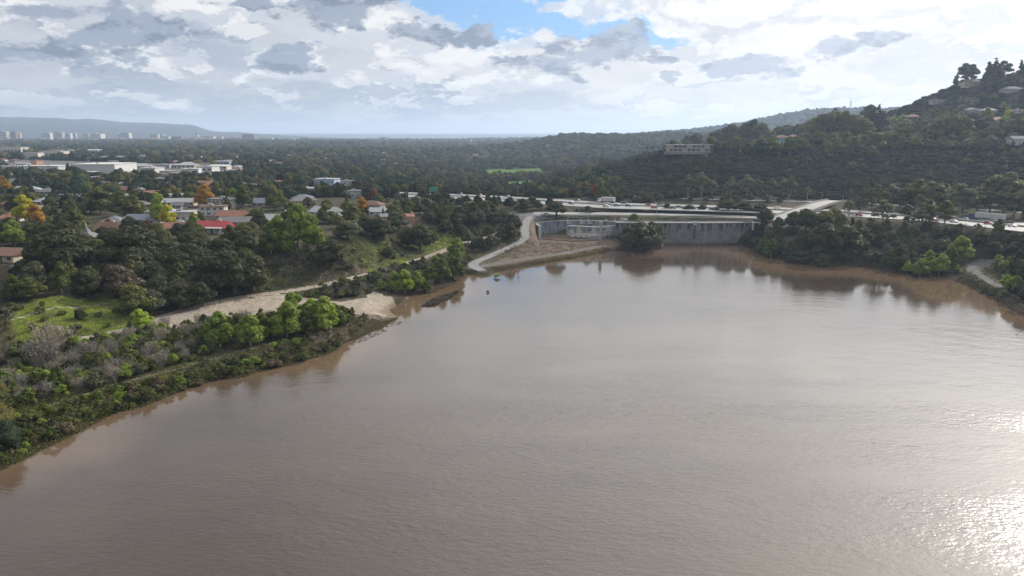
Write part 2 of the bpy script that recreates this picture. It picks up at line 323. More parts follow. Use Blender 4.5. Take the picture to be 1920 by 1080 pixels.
class MB:
    """collects boxes, prisms, tubes and quads into one mesh"""
    def __init__(s): s.V = []; s.F = []; s.M = []
    def add(s, V, F, m=0):
        b = len(s.V); s.V += [tuple(p) for p in V]; s.F += [tuple(i + b for i in f) for f in F]; s.M += [m] * len(F); return s
    def box(s, x0, x1, y0, y1, z0, z1, m=0):
        return s.add([(x0,y0,z0),(x1,y0,z0),(x1,y1,z0),(x0,y1,z0),(x0,y0,z1),(x1,y0,z1),(x1,y1,z1),(x0,y1,z1)], [(3,2,1,0),(4,5,6,7),(0,1,5,4),(1,2,6,5),(2,3,7,6),(3,0,4,7)], m)
    def prism(s, poly, z0, z1, m=0):
        n = len(poly); V = [(x, y, z0) for x, y in poly] + [(x, y, z1) for x, y in poly]
        return s.add(V, [tuple(range(n))[::-1], tuple(range(n, 2 * n))] + [(i, (i + 1) % n, n + (i + 1) % n, n + i) for i in range(n)], m)
    def side(s, poly, y0, y1, m=0):      # profile in x,z extruded along y
        n = len(poly); V = [(x, y0, z) for x, z in poly] + [(x, y1, z) for x, z in poly]
        return s.add(V, [tuple(range(n)), tuple(range(n, 2 * n))[::-1]] + [((i + 1) % n, i, n + i, n + (i + 1) % n) for i in range(n)], m)
    def tube(s, pts, rad, n=6, m=0):
        pts = [Vector(p) for p in pts]; rad = rad if hasattr(rad, '__len__') else [rad] * len(pts); V = []; F = []
        for i, p in enumerate(pts):
            d = (pts[min(i + 1, len(pts) - 1)] - pts[max(i - 1, 0)]).normalized(); a = d.cross(Vector((.31, .95, .05))); a.normalize(); b = d.cross(a)
            V += [p + (a * math.cos(2 * math.pi * k / n) + b * math.sin(2 * math.pi * k / n)) * rad[i] for k in range(n)]
        for i in range(len(pts) - 1): F += [(i * n + k, i * n + (k + 1) % n, (i + 1) * n + (k + 1) % n, (i + 1) * n + k) for k in range(n)]
        F += [tuple(range(n))[::-1], tuple(range((len(pts) - 1) * n, len(pts) * n))]
        return s.add(V, F, m)
    def mesh(s, name, mats, sm=False): return mesh(name, s.V, s.F, mats if isinstance(mats, (list, tuple)) else [mats], s.M, sm)
    def obj(s, name, mats, parent=None, loc=None, rz=0, sm=False): return link(name, s.mesh(name, mats, sm), parent, loc, rz)

# ---------------------------------------------------------------- materials
def newmat(name):
    m = bpy.data.materials.new(name); m.use_nodes = True; nt = m.node_tree; nt.nodes.clear()
    o = nt.nodes.new('ShaderNodeOutputMaterial'); b = nt.nodes.new('ShaderNodeBsdfPrincipled'); nt.links.new(b.outputs[0], o.inputs[0])
    return m, nt, b
def simple(name, col, rough=.75, var=.18, scale=1.2, metal=0, spec=.3, bump=0):
    m, nt, b = newmat(name); tc = nd(nt, 'ShaderNodeTexCoord')
    n = nd(nt, 'ShaderNodeTexNoise', {'Vector': (tc, 'Object'), 'Scale': scale, 'Detail': 5.})
    c = mix(nt, mapr(nt, n, .3, .7), tuple(x * (1 - var) for x in col), tuple(min(1, x * (1 + var)) for x in col))
    nt.links.new(outp(c), b.inputs['Base Color']); b.inputs['Roughness'].default_value = rough; b.inputs['Metallic'].default_value = metal; b.inputs['Specular IOR Level'].default_value = spec
    if bump:
        bp = nd(nt, 'ShaderNodeBump', {'Height': n, 'Distance': bump, 'Strength': 1.}); nt.links.new(bp.outputs[0], b.inputs['Normal'])
    return m
def leafmat(name, c1, c2, trans=.25, rough=.6):
    m, nt, b = newmat(name); g = nd(nt, 'ShaderNodeNewGeometry'); tc = nd(nt, 'ShaderNodeTexCoord')
    n = nd(nt, 'ShaderNodeTexNoise', {'Vector': (tc, 'Object'), 'Scale': .55, 'Detail': 3.}); oi = nd(nt, 'ShaderNodeObjectInfo')
    f = mth(nt, 'ADD', mth(nt, 'MULTIPLY', g.outputs['Random Per Island'], .45), mth(nt, 'MULTIPLY', mapr(nt, n, .3, .7), .55))
    c = mix(nt, f, c1, c2)
    c = mix(nt, 1., c, mix(nt, mth(nt, 'ADD', oi.outputs['Random'], 0.), (.8, .84, .8), (1.18, 1.14, 1.05)), 'MULTIPLY')
    nt.links.new(outp(c), b.inputs['Base Color']); b.inputs['Roughness'].default_value = rough; b.inputs['Specular IOR Level'].default_value = .14
    t = nd(nt, 'ShaderNodeBsdfTranslucent', {'Color': c if False else (.1, .1, .1, 1)}); nt.links.new(outp(mix(nt, 1., c, (1.5, 1.5, .8), 'MULTIPLY')), t.inputs[0])
    ms = nd(nt, 'ShaderNodeMixShader', {0: trans}); nt.links.new(b.outputs[0], ms.inputs[1]); nt.links.new(t.outputs[0], ms.inputs[2])
    nt.links.new(ms.outputs[0], nt.nodes['Material Output'].inputs[0])
    return m
LM = dict(
    pale=leafmat('leaf_pale', (.085,.095,.06), (.17,.18,.12)), dark=leafmat('leaf_dark', (.024,.030,.013), (.064,.069,.028)), grey=leafmat('leaf_grey', (.046,.053,.032), (.105,.108,.066)),
    olive=leafmat('leaf_olive', (.056,.066,.020), (.125,.132,.042)), green=leafmat('leaf_green', (.044,.062,.013), (.115,.138,.028)),
    deep=leafmat('leaf_deep', (.014,.032,.020), (.036,.062,.034)), bright=leafmat('leaf_bright', (.115,.165,.025), (.22,.275,.055), .35),
    lime=leafmat('leaf_lime', (.17,.24,.028), (.29,.36,.06), .35), yellow=leafmat('leaf_yellow', (.20,.22,.012), (.42,.38,.03), .35),
    gold=leafmat('leaf_gold', (.22,.12,.012), (.40,.22,.03), .3), rust=leafmat('leaf_rust', (.12,.045,.02), (.22,.09,.035), .3),
    brown=leafmat('leaf_brown', (.06,.045,.03), (.13,.10,.065), .1), twig=leafmat('twig_grey', (.13,.115,.10), (.27,.245,.215), .0, .8), far=leafmat('leaf_far', (.018,.03,.018), (.075,.09,.042), .15))
BARK = simple('bark', (.10,.08,.06), .9, .3, 3); BARKP = simple('bark_pale', (.28,.25,.21), .9, .3, 3)
M = dict(
    white=simple('white_paint', (.43,.43,.42), .6, .06, .3), cream=simple('cream_stucco', (.45,.41,.35), .9, .08, .3), beige=simple('beige_stucco', (.42,.36,.29), .9, .1, .3),
    bluegrey=simple('blue_grey_wall', (.26,.33,.44), .8, .08, .3), pinkish=simple('salmon_stucco', (.50,.27,.19), .9, .1, .3), brownw=simple('brown_wall', (.16,.11,.08), .9, .12, .3), grey=simple('grey_wall', (.30,.30,.30), .9, .1, .3),
    roofgrey=simple('grey_shingle', (.13,.13,.135), .9, .2, 2), rooflight=simple('pale_roof', (.25,.255,.265), .8, .1, 1), roofbrown=simple('brown_tile', (.13,.07,.05), .9, .25, 3),
    roofred=simple('red_roof', (.26,.035,.035), .7, .1, 2), rooftile=simple('terracotta_tile', (.21,.10,.07), .9, .25, 3), roofblue=simple('slate_roof', (.12,.14,.17), .8, .15, 2),
    glass=simple('dark_glass', (.02,.025,.03), .12, .1, 1, 0, .6), pconc=simple('pale_concrete', (.36,.355,.345), .85, .15, .5), conc=simple('concrete', (.30,.29,.275), .9, .16, .35), concd=simple('old_concrete', (.20,.20,.20), .9, .25, .4),
    steel=simple('galvanised_steel', (.35,.36,.37), .5, .1, 2, .6), darksteel=simple('dark_steel', (.06,.06,.065), .6, .1, 2, .3), wood=simple('pole_wood', (.10,.075,.055), .9, .2, 2),
    green=simple('sign_green', (.01,.26,.15), .5, .03, 1), tyre=simple('tyre', (.02,.02,.02), .9, .1, 3), yellowp=simple('lane_yellow', (.55,.40,.08), .8, .1, 2), linew=simple('lane_white', (.65,.65,.62), .8, .1, 2),
    redb=simple('rust_red_steel', (.10,.035,.03), .8, .2, 1), drift=simple('driftwood', (.20,.165,.13), .9, .3, 1), straw=simple('dry_reeds', (.16,.125,.075), .9, .3, 1), orange=simple('orange_boom', (.14,.07,.05), .7, .2, 1))
for n_, c_ in (('car_white', (.75,.75,.75)), ('car_silver', (.42,.43,.45)), ('car_black', (.025,.025,.03)), ('car_red', (.30,.02,.02)), ('car_blue', (.04,.08,.2)), ('car_grey', (.13,.135,.14))):
    M[n_] = simple(n_, c_, .3, .02, .3, 0, .6)

# ---------------------------------------------------------------- ground
def poly_hit(pts): return [hit(u, v)[:2] for u, v in pts]
def ground_material():
    m, nt, b = newmat('land'); tc = nd(nt, 'ShaderNodeTexCoord')
    def N(sc, det=5., r=.6): return nd(nt, 'ShaderNodeTexNoise', {'Vector': (tc, 'Object'), 'Scale': sc, 'Detail': det, 'Roughness': r})
    n1, n2, n3, n4 = N(.035), N(.35), N(1.6, 6.), N(.0025, 6.)
    def at(n): return nd(nt, 'ShaderNodeAttribute', attribute_name=n).outputs['Fac']
    def edge(a, lo=.35, hi=.65, k=.5):   # breaks up a mask's edge with noise
        return mapr(nt, mth(nt, 'ADD', a, mth(nt, 'MULTIPLY', mth(nt, 'SUBTRACT', n2, .5), k)), lo, hi)
    soil = mix(nt, mapr(nt, n3, .35, .65), (.045,.038,.028), (.10,.082,.06))
    scrub = mix(nt, mapr(nt, n2, .4, .6), (.030,.034,.018), (.060,.062,.030))
    base = mix(nt, mapr(nt, mth(nt, 'ADD', n1, mth(nt, 'MULTIPLY', n3, .5)), .62, .88), scrub, soil)
    far = mix(nt, mapr(nt, n4, .35, .65), (.013,.016,.012), (.034,.034,.026))  # distant ground; on the near hill its dark tone doubles as painted shade
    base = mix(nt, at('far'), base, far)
    dirt = mix(nt, mapr(nt, n3, .35, .65), (.080,.062,.048), (.165,.130,.105))
    c = mix(nt, edge(at('dirt')), base, dirt)
    grass = mix(nt, mapr(nt, n3, .3, .7), (.060,.085,.014), (.155,.19,.032))
    grass = mix(nt, mapr(nt, n2, .45, .62), grass, (.075,.065,.035))
    c = mix(nt, edge(at('grass'), .35, .7, .9), c, grass)
    lawn = mix(nt, mapr(nt, n2, .3, .7), (.055,.115,.022), (.095,.175,.035))
    c = mix(nt, at('lawn'), c, lawn)
    sand = mix(nt, mapr(nt, n2, .3, .7), (.22,.185,.145), (.34,.295,.24))
    sand = mix(nt, mapr(nt, n1, .35, .7), sand, (.24,.21,.175))
    c = mix(nt, edge(at('sand'), .4, .6, .35), c, sand)
    pave = mix(nt, mapr(nt, n2, .3, .7), (.095,.092,.088), (.15,.146,.14))
    c = mix(nt, edge(at('pave'), .45, .55, .05), c, pave)
    wet = mix(nt, 1., c, (.55,.48,.42), 'MULTIPLY')
    c = mix(nt, at('wet'), c, wet)
    nt.links.new(outp(c), b.inputs['Base Color']); b.inputs['Roughness'].default_value = .95; b.inputs['Specular IOR Level'].default_value = .03
    bp = nd(nt, 'ShaderNodeBump', {'Height': mth(nt, 'ADD', n3, mth(nt, 'MULTIPLY', n2, 2.)), 'Distance': .5, 'Strength': .9}); nt.links.new(bp.outputs[0], b.inputs['Normal'])
    return m
def soft(x, y, poly, w):
    d, _ = segdist(x, y, poly, True); return np.where(inside(x, y, poly), smooth(-w, w, d), smooth(w, -w, d)) if w else inside(x, y, poly) * 1.
def build_ground():
    V = np.stack([GX, GY, GZ], -1).reshape(-1, 3); idx = np.arange(NR * NC).reshape(NR, NC)
    F = np.stack([idx[:-1, :-1], idx[:-1, 1:], idx[1:, 1:], idx[1:, :-1]], -1).reshape(-1, 4)[:, ::-1]
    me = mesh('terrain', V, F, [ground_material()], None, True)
    at = {k: np.zeros(GX.shape, np.float32) for k in ('sand', 'grass', 'dirt', 'lawn', 'pave', 'wet', 'far')}
    def put(k, pts, w=2., val=1.):
        P = poly_hit(pts); at[k] = np.maximum(at[k], soft(GX, GY, P, w) * val)
    def line(k, L, w, f=1., val=1.):
        d, _ = segdist(GX, GY, L); at[k] = np.maximum(at[k], smooth(w + f, w - f, d) * val)
    put('sand', [(250,612),(300,598),(350,583),(450,562),(545,550),(560,556),(640,566),(690,558),(700,546),(720,556),(735,572),(748,592),(730,602),(690,590),(640,588),(560,584),(480,590),(400,605),(330,618),(290,612)], 1.)
    put('sand', [(688,552),(735,556),(752,590),(722,603),(690,598)], 1)
    line('sand', TOE, 2.6); line('sand', LEVEE, .9, 1., .62); line('sand', [at_z(u, v, 8) for u, v in ((15,600),(60,590),(105,580),(170,568),(230,556),(290,545))], .8, .8, .8); line('pave', RPATH, 2.)
    put('pave', [(1808,494),(1855,487),(1868,492),(1830,508),(1815,510)], 1.)
    put('sand', [(878,500),(890,494),(960,486),(1040,476),(1110,463),(1125,468),(1080,480),(1000,490),(930,503),(905,513),(885,506)], 1., .42)
    put('dirt', [(955,478),(975,450),(990,440),(1010,432),(1130,440),(1165,462),(1080,482),(1000,490),(900,505)], 3)
    put('dirt', [(930,470),(960,415),(980,408),(1010,400),(1020,430),(985,460)], 3)
    put('dirt', [(500,466),(560,462),(620,520),(560,535),(490,545),(480,510)], 3, 1.); put('dirt', [(640,510),(700,480),(740,490),(700,510),(640,522)], 2, .7)
    put('grass', [(690,470),(720,450),(770,490),(740,500),(710,488)], 2); put('grass', [(640,480),(660,470),(720,512),(690,512)], 2); put('grass', [(760,440),(830,425),(870,445),(850,462),(790,478),(770,465)], 3, .8)
    put('grass', [(20,640),(20,600),(60,560),(200,560),(290,590),(250,615),(180,632),(100,650)], 3); put('grass', [(480,520),(560,500),(560,535),(470,552)], 3, .6)
    put('grass', [(620,470),(690,452),(760,480),(720,505),(650,500)], 3, .55); put('grass', [(740,430),(850,424),(850,432),(760,441)], 2, .9)
    put('grass', [(300,640),(450,640),(640,612),(560,640),(420,672),(330,700)], 2, .0)
    put('lawn', [(850,376),(900,378),(900,382),(860,381)], 2, 0)
    for p in ([(905,318),(1020,316),(1025,329),(960,333),(905,330)], [(940,342),(1000,338),(1010,352),(950,356)], [(640,352),(690,350),(690,360),(650,362)], [(370,330),(400,332),(415,345),(370,340)]): put('lawn', p, 4)
    put('pave', [(980,413),(960,408),(945,404),(960,396),(1010,396),(1040,400),(1040,410),(1010,412)], 1.5)
    put('pave', [(0,322),(0,300),(60,300),(240,305),(460,318),(460,334),(330,340),(240,335),(120,330)], 5); put('pave', [(560,352),(630,345),(690,350),(690,362),(600,360)], 4)
    line('pave', ACCESS, 2.4, .6); line('pave', SPUR, 2.8, 1.2, .8); line('pave', CREST, 9, 1); line('pave', FRONT, 3.5, 1)
    sd, _ = segdist(GX, GY, LAKE, True); at['wet'] = smooth(5, 1.5, sd).astype(np.float32) * .9
    at['far'] = np.maximum(smooth(500, 1000, GR), smooth(490, 520, GY) * smooth(.08, .12, GX / GY)).astype(np.float32)  # second term darkens the near hill: cloud shade painted into the ground colour
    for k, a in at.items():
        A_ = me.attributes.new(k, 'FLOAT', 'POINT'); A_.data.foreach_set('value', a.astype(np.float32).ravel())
    tag(link('terrain', me), kind='structure')
    return at
ATT = build_ground()
def att(k, x, y):
    a = math.atan2(x, y); r = math.log(math.hypot(x, y)); i = int(round(np.interp(r, LR, np.arange(NR)))); j = int(round(np.interp(a, cols, np.arange(NC)))); return float(ATT[k][i, j])

# ---------------------------------------------------------------- lake
def water_material():
    m, nt, b = newmat('muddy_water'); tc = nd(nt, 'ShaderNodeTexCoord')
    def N(sc, det=3., r=.5, rot=0., sx=1., sy=1.):
        mp = nd(nt, 'ShaderNodeMapping', {'Vector': (tc, 'Object'), 'Rotation': (0, 0, R(rot)), 'Scale': (sx, sy, 1)})
        return nd(nt, 'ShaderNodeTexNoise', {'Vector': mp, 'Scale': sc, 'Detail': det, 'Roughness': r})
    big = N(.011, 4., .55, 20, 1, 1.6); patch = N(.014, 5., .6, 25, .5, 1.8)
    b.inputs['IOR'].default_value = 1.5; b.inputs['Specular IOR Level'].default_value = .5
    mud = mix(nt, mapr(nt, big, .35, .65), (.043,.032,.023), (.064,.048,.034))
    shal = nd(nt, 'ShaderNodeAttribute', attribute_name='shallow').outputs['Fac']
    mud = mix(nt, shal, mud, (.105,.070,.044))
    nt.links.new(outp(mud), b.inputs['Base Color'])
    sp = nd(nt, 'ShaderNodeSeparateXYZ', {0: (tc, 'Object')})
    calm = nd(nt, 'ShaderNodeAttribute', attribute_name='ripple').outputs['Fac']
    amt = mth(nt, 'MULTIPLY', calm, mapr(nt, patch, .36, .64, .35, 1.3))
    w1 = N(.55, 2., .5, 28, 1., 2.3); w2 = N(1.5, 2., .5, 15, 1., 1.7); w3 = N(.13, 2., .5, 40, 1., 1.8)
    h = mth(nt, 'ADD', mth(nt, 'MULTIPLY', w1, 1.0), mth(nt, 'ADD', mth(nt, 'MULTIPLY', w2, .42), mth(nt, 'MULTIPLY', w3, 1.4)))
    bp = nd(nt, 'ShaderNodeBump', {'Height': h, 'Distance': .10}); nt.links.new(amt.outputs[0], bp.inputs['Strength'])
    nt.links.new(bp.outputs[0], b.inputs['Normal'])
    rr = mth(nt, 'ADD', mth(nt, 'MULTIPLY', amt, .10), .06); nt.links.new(rr.outputs[0], b.inputs['Roughness'])
    return m
def build_lake():
    xs = np.linspace(-260, 700, 240); ys = np.concatenate([np.linspace(-320, 60, 30)[:-1], np.linspace(60, 432, 187)]); X, Y = np.meshgrid(xs, ys)
    idx = np.arange(X.size).reshape(X.shape); F = np.stack([idx[:-1, :-1], idx[:-1, 1:], idx[1:, 1:], idx[1:, :-1]], -1).reshape(-1, 4)
    me = mesh('lake_water', np.stack([X, Y, X * 0], -1).reshape(-1, 3), F, [water_material()])
    sd, _ = segdist(X, Y, LAKE, True)
    rip = smooth(4, 60, sd + fbm(X, Y, 60, 3, 4) * 45) * smooth(395, 235, Y + fbm(X, Y * 2, 90, 3, 9) * 60)
    lf = smooth(-5, -40, X) * smooth(300, 240, Y); rip = np.maximum(rip, lf * smooth(-2, 12, sd) * .8)
    rip *= .4 + .6 * smooth(300, 110, Y)
    sh = smooth(22, 1, sd + fbm(X, Y, 40, 3, 14) * 22 - smooth(60, 140, X) * smooth(300, 360, Y) * 22 - smooth(150, 190, X) * 20)
    a = me.attributes.new('shallow', 'FLOAT', 'POINT'); a.data.foreach_set('value', sh.astype(np.float32).ravel())
    a = me.attributes.new('ripple', 'FLOAT', 'POINT'); a.data.foreach_set('value', (0.03 + .97 * rip).astype(np.float32).ravel())
    tag(link('lake_water', me), 'muddy brown reservoir water with fine wind ripples', kind='structure')
build_lake()

# ---------------------------------------------------------------- roads
def offset(L, o):
    P = np.array(L, float); T = np.gradient(P[:, :2], axis=0); T /= np.linalg.norm(T, axis=1)[:, None] + 1e-9
    Q = P.copy(); Q[:, 0] += -T[:, 1] * o; Q[:, 1] += T[:, 0] * o; return Q
def resample(L, step):
    P = np.array(L, float); s = np.concatenate([[0], np.cumsum(np.linalg.norm(np.diff(P, axis=0), axis=1))]); n = max(2, int(s[-1] / step)); t = np.linspace(0, s[-1], n)
    Q = np.stack([np.interp(t, s, P[:, k]) for k in range(3)], 1)
    for _ in range(3): Q[1:-1] = (Q[:-2] + Q[1:-1] * 2 + Q[2:]) / 4
    return Q
def ribbon(mb, L, w0, w1, z, th=.25, m=0, step=6):
    P = resample(L, step); a, b = offset(P, w0), offset(P, w1); n = len(P)
    V = [(*p[:2], p[2] + z) for p in a] + [(*p[:2], p[2] + z) for p in b] + [(*p[:2], p[2] + z - th) for p in a] + [(*p[:2], p[2] + z - th) for p in b]
    F = []
    for i in range(n - 1):
        F += [(n + i, i, i + 1, n + i + 1)[::-1], (i, 2 * n + i, 2 * n + i + 1, i + 1)[::-1], (n + i, n + i + 1, 3 * n + i + 1, 3 * n + i)[::-1]]
    F += [(0, n, 3 * n, 2 * n)[::-1], (n - 1, 3 * n - 1 - n + 0, 4 * n - 1, 3 * n - 1)]
    F[-1] = (n - 1, 2 * n - 1, 4 * n - 1, 3 * n - 1)
    mb.add(V, F, m); return mb
def roadmat(name, c1, c2):
    m, nt, b = newmat(name); tc = nd(nt, 'ShaderNodeTexCoord'); n = nd(nt, 'ShaderNodeTexNoise', {'Vector': (tc, 'Object'), 'Scale': .12, 'Detail': 8., 'Roughness': .65})
    nt.links.new(outp(mix(nt, mapr(nt, n, .3, .7), c1, c2)), b.inputs['Base Color']); b.inputs['Roughness'].default_value = .75; return m
RC = roadmat('worn_concrete_paving', (.135,.133,.13), (.195,.192,.187)); RA = roadmat('asphalt_paving', (.055,.055,.055), (.10,.10,.10)); RG = roadmat('grey_paving', (.105,.105,.105), (.155,.153,.15))
def build_roads():
    for nm, o0, o1 in (('freeway_lanes', -20, -2.2), ('freeway_lanes', 2.2, 20)):
        tag(ribbon(MB(), FW, o0, o1, .45, .6).obj(nm, RC), kind='structure')
    mk = MB()
    for s in (-1, 1):
        for o in (2.9, 19.2): ribbon(mk, FW, s * o - .1, s * o + .1, .458, .003)
        for o in (6.6, 10.3, 14):
            P = resample(FW, 12)
            for i in range(0, len(P) - 1): 
                seg = P[i:i + 2]; q = seg[0] + (seg[1] - seg[0]) * .35; ribbon(mk, [seg[0], q], s * o - .1, s * o + .1, .458, .003, 0, 50)
    tag(mk.obj('road_markings', M['linew']), kind='structure')
    tag(ribbon(MB(), CREST[1:], -7, 7, .35, .5).obj('crest_road', RC), kind='structure')
    tag(ribbon(MB(), FRONT, -3.6, 3.6, .3, .5).obj('frontage_road', RG), kind='structure')
    tag(ribbon(MB(), ACCESS, -2.6, 2.6, .25, .5, 0, 4).obj('access_road', RG), kind='structure')
build_roads()
HAZE = True
def build_haze():
    m = bpy.data.materials.new('haze_air'); m.use_nodes = True; nt = m.node_tree; nt.nodes.clear(); o = nt.nodes.new('ShaderNodeOutputMaterial')
    v = nd(nt, 'ShaderNodeVolumePrincipled', {'Color': (.60, .76, 1.0, 1), 'Density': .00009, 'Anisotropy': .3}); nt.links.new(v.outputs[0], o.inputs['Volume'])
    zb = float(GZ.min()) - 3; zt = float(GZ.max()) + 60
    ob = MB().box(-22000, 22000, -900, 22000, zb, zt).obj('haze', m); tag(ob, 'pale blue distance haze', kind='stuff')
if HAZE: build_haze()
# ---------------------------------------------------------------- vegetation
rng = np.random.default_rng(7); rnd = random.Random(5)
def ico(sub):
    t = (1 + 5 ** .5) / 2
    V = [(-1,t,0),(1,t,0),(-1,-t,0),(1,-t,0),(0,-1,t),(0,1,t),(0,-1,-t),(0,1,-t),(t,0,-1),(t,0,1),(-t,0,-1),(-t,0,1)]
    F = [(0,11,5),(0,5,1),(0,1,7),(0,7,10),(0,10,11),(1,5,9),(5,11,4),(11,10,2),(10,7,6),(7,1,8),(3,9,4),(3,4,2),(3,2,6),(3,6,8),(3,8,9),(4,9,5),(2,4,11),(6,2,10),(8,6,7),(9,8,1)]
    V = [np.array(v) / np.linalg.norm(v) for v in V]
    for _ in range(sub):
        c = {}; G = []
        def md(a, b):
            k = (min(a, b), max(a, b))
            if k not in c: p = V[a] + V[b]; V.append(p / np.linalg.norm(p)); c[k] = len(V) - 1
            return c[k]
        for a, b, d in F: x, y, z = md(a, b), md(b, d), md(d, a); G += [(a, x, z), (b, y, x), (d, z, y), (x, y, z)]
        F = G
    return np.array(V), np.array(F)
ICO0, ICO1, ICO2 = ico(0), ico(1), ico(2)
def unit(n):
    v = rng.normal(size=(n, 3)); return v / np.linalg.norm(v, axis=1)[:, None]
def leaf_quads(pos, nrm, size):
    n = len(pos); a = np.cross(nrm, unit(n)); a /= np.linalg.norm(a, axis=1)[:, None] + 1e-9; b = np.cross(nrm, a)
    s = size * rng.uniform(.55, 1.25, (n, 1)); k = rng.uniform(.55, 1., (n, 1))
    V = np.stack([pos + a * s, pos + b * s * k, pos - a * s * rng.uniform(.6, 1, (n, 1)), pos - b * s * k], 1) + rng.normal(size=(n, 4, 3)) * size * .12
    return V.reshape(-1, 3), np.arange(n * 4).reshape(-1, 4)
def crown(blobs, n, size, squash=.85, core=.8):
    B = np.array(blobs); p = B[:, 3] ** 2; k = rng.choice(len(B), n, p=p / p.sum()); d = unit(n); d[:, 2] = np.where(d[:, 2] < -.35, -d[:, 2], d[:, 2])
    q = B[k, :3] + d * B[k, 3:4] * rng.uniform(.78, 1.12, (n, 1)) * np.array([1, 1, squash])
    nearest = np.full(n, 9.)
    for b in B: nearest = np.minimum(nearest, np.linalg.norm((q - b[:3]) / np.array([1, 1, squash]), axis=1) / b[3])
    q, d = q[nearest > .74], d[nearest > .74]
    V, F = leaf_quads(q, d + unit(len(d)) * .75, size)
    if core:
        Vc = []; Fc = []
        for b in B:
            iv, if_ = ICO1; Fc.append(if_ + sum(len(v) for v in Vc)); Vc.append(b[:3] + iv * b[3] * core * rng.uniform(.85, 1.1, (len(iv), 1)) * np.array([1, 1, squash]))
        Vc = np.concatenate(Vc); Fc = np.concatenate(Fc); Fc = np.concatenate([Fc, Fc[:, 2:]], 1)
        return V, F, Vc, Fc
    return V, F, None, None
def crown_mesh(name, blobs, n, size, squash=.85, core=.8):
    V, F, Vc, Fc = crown(blobs, n, size, squash, core); faces = [tuple(f) for f in F.tolist()]
    if Vc is not None:
        faces += [tuple(f[:3]) for f in (Fc + len(V)).tolist()]; V = np.concatenate([V, Vc])
    return mesh(name, V, faces, [LM['dark']])
def U(a, b): return float(rng.uniform(a, b))
def trunk_mesh(name, blobs, r, mat, base=0.3, n=6):
    mb = MB(); top = (U(-.3, .3), U(-.3, .3), base); mb.tube([(0, 0, -.6), (0, 0, .3), top], [r * 1.35, r, r * .8], 8)
    for b in sorted(blobs, key=lambda b: -b[3])[:n]:
        m_ = ((top[0] + b[0]) / 2 + U(-.3, .3), (top[1] + b[1]) / 2 + U(-.3, .3), (top[2] + b[2]) / 2 - .1); mb.tube([top, m_, b[:3]], [r * .6, r * .4, r * .16], 5)
    return mb.mesh(name, mat)
PROTO = {}
def proto(kind, var, cm, tm=None, H=10., W=10.): PROTO.setdefault(kind, []).append((cm, tm, H, W, var))
def ring(n, rad, z0, z1, r0, r1, jitter=.25):
    o = []
    for i in range(n):
        a = 2 * math.pi * (i + U(-jitter, jitter)) / n; q = rad * U(.75, 1.1); o.append((math.cos(a) * q, math.sin(a) * q, U(z0, z1), U(r0, r1)))
    return o
for i, form in enumerate(('round', 'spreading', 'lopsided', 'billowing')):      # live oaks and other domed trees
    b = ring(7, 3.1 if form != 'round' else 2.6, 3.0, 4.6, 1.6, 2.3) + ring(5, 1.9, 5.0, 6.8, 1.5, 2.2) + [(U(-.6, .6), U(-.6, .6), 7.5, 2.0)]
    if form == 'spreading': b = [(x * 1.25, y * 1.2, z * .86, r) for x, y, z, r in b]
    if form == 'lopsided': b = [(x + max(0, z - 3) * .35, y, z, r * U(.8, 1.15)) for x, y, z, r in b] + [(-2.6, .8, 3.8, 1.6)]
    if form == 'billowing': b += ring(8, 3.6, 3.4, 5.6, .9, 1.3)
    proto('oak', form, crown_mesh('oak_crown', b, 3400, .36), trunk_mesh('oak_trunk', b, .42, BARK, 1.8), 9.5, 10)
for i, form in enumerate(('upright', 'feathery', 'many-lobed')):         # cottonwoods, willows and street trees
    b = ring(4, 2.0, 2.2, 3.4, 1.3, 1.7) + ring(5, 1.9, 4.0, 5.6, 1.1, 1.6) + ring(4, 1.2, 6.2, 8.0, .9, 1.3) + [(U(-.4, .4), U(-.4, .4), 8.7, 1.0)]
    if i == 2: b += ring(6, 2.9, 3.5, 6.5, .6, .9)
    proto('leafy', form, crown_mesh('leafy_crown', b, 3200, .34, 1.1, .72), trunk_mesh('leafy_trunk', b, .28, BARKP, 1.6), 9.8, 6.6)
for i, form in enumerate(('ragged', 'bushy-topped')):     # eucalyptus: open clumps on pale limbs
    b = ring(5, 2.3, 4.4, 6.4, .9, 1.35) + ring(4, 1.5, 7.0, 8.6, .9, 1.3) + [(U(-.4, .4), U(-.4, .4), 9.2, 1.0)] + ring(3, 2.6, 3., 4., .6, .9)
    proto('eucalyptus', form, crown_mesh('eucalyptus_crown', b, 2400, .30, .9, .6), trunk_mesh('eucalyptus_trunk', b, .26, BARKP, 3.0, 12), 10.2, 6.6)
for i, form in enumerate(('pointed', 'tiered')):        # pines and cedars
    b = [(U(-.35, .35) + (U(-1, 1) * (1.9 - z * .17) * .6 if i else 0), U(-.35, .35) + (U(-1, 1) * (1.9 - z * .17) * .6 if i else 0), z, max(.35, (2.1 - z * .185) * U(.85, 1.1))) for z in np.arange(1.8, 10.4, .62)]
    proto('pine', form, crown_mesh('pine_crown', b, 2600, .28, .7, .7), trunk_mesh('pine_trunk', b[:4], .22, BARK, 2.0, 2), 10.6, 4.4)
b = [(U(-.1, .1), U(-.1, .1), z, .62 * math.sin(min(1, (10.4 - z) / 3) * 1.5) + .12) for z in np.arange(.9, 10, .5)]
proto('cypress', 'slim', crown_mesh('cypress_crown', b, 1300, .2, 1.1, .85), trunk_mesh('cypress_trunk', b[:2], .12, BARK, .6, 1), 10, 1.6)
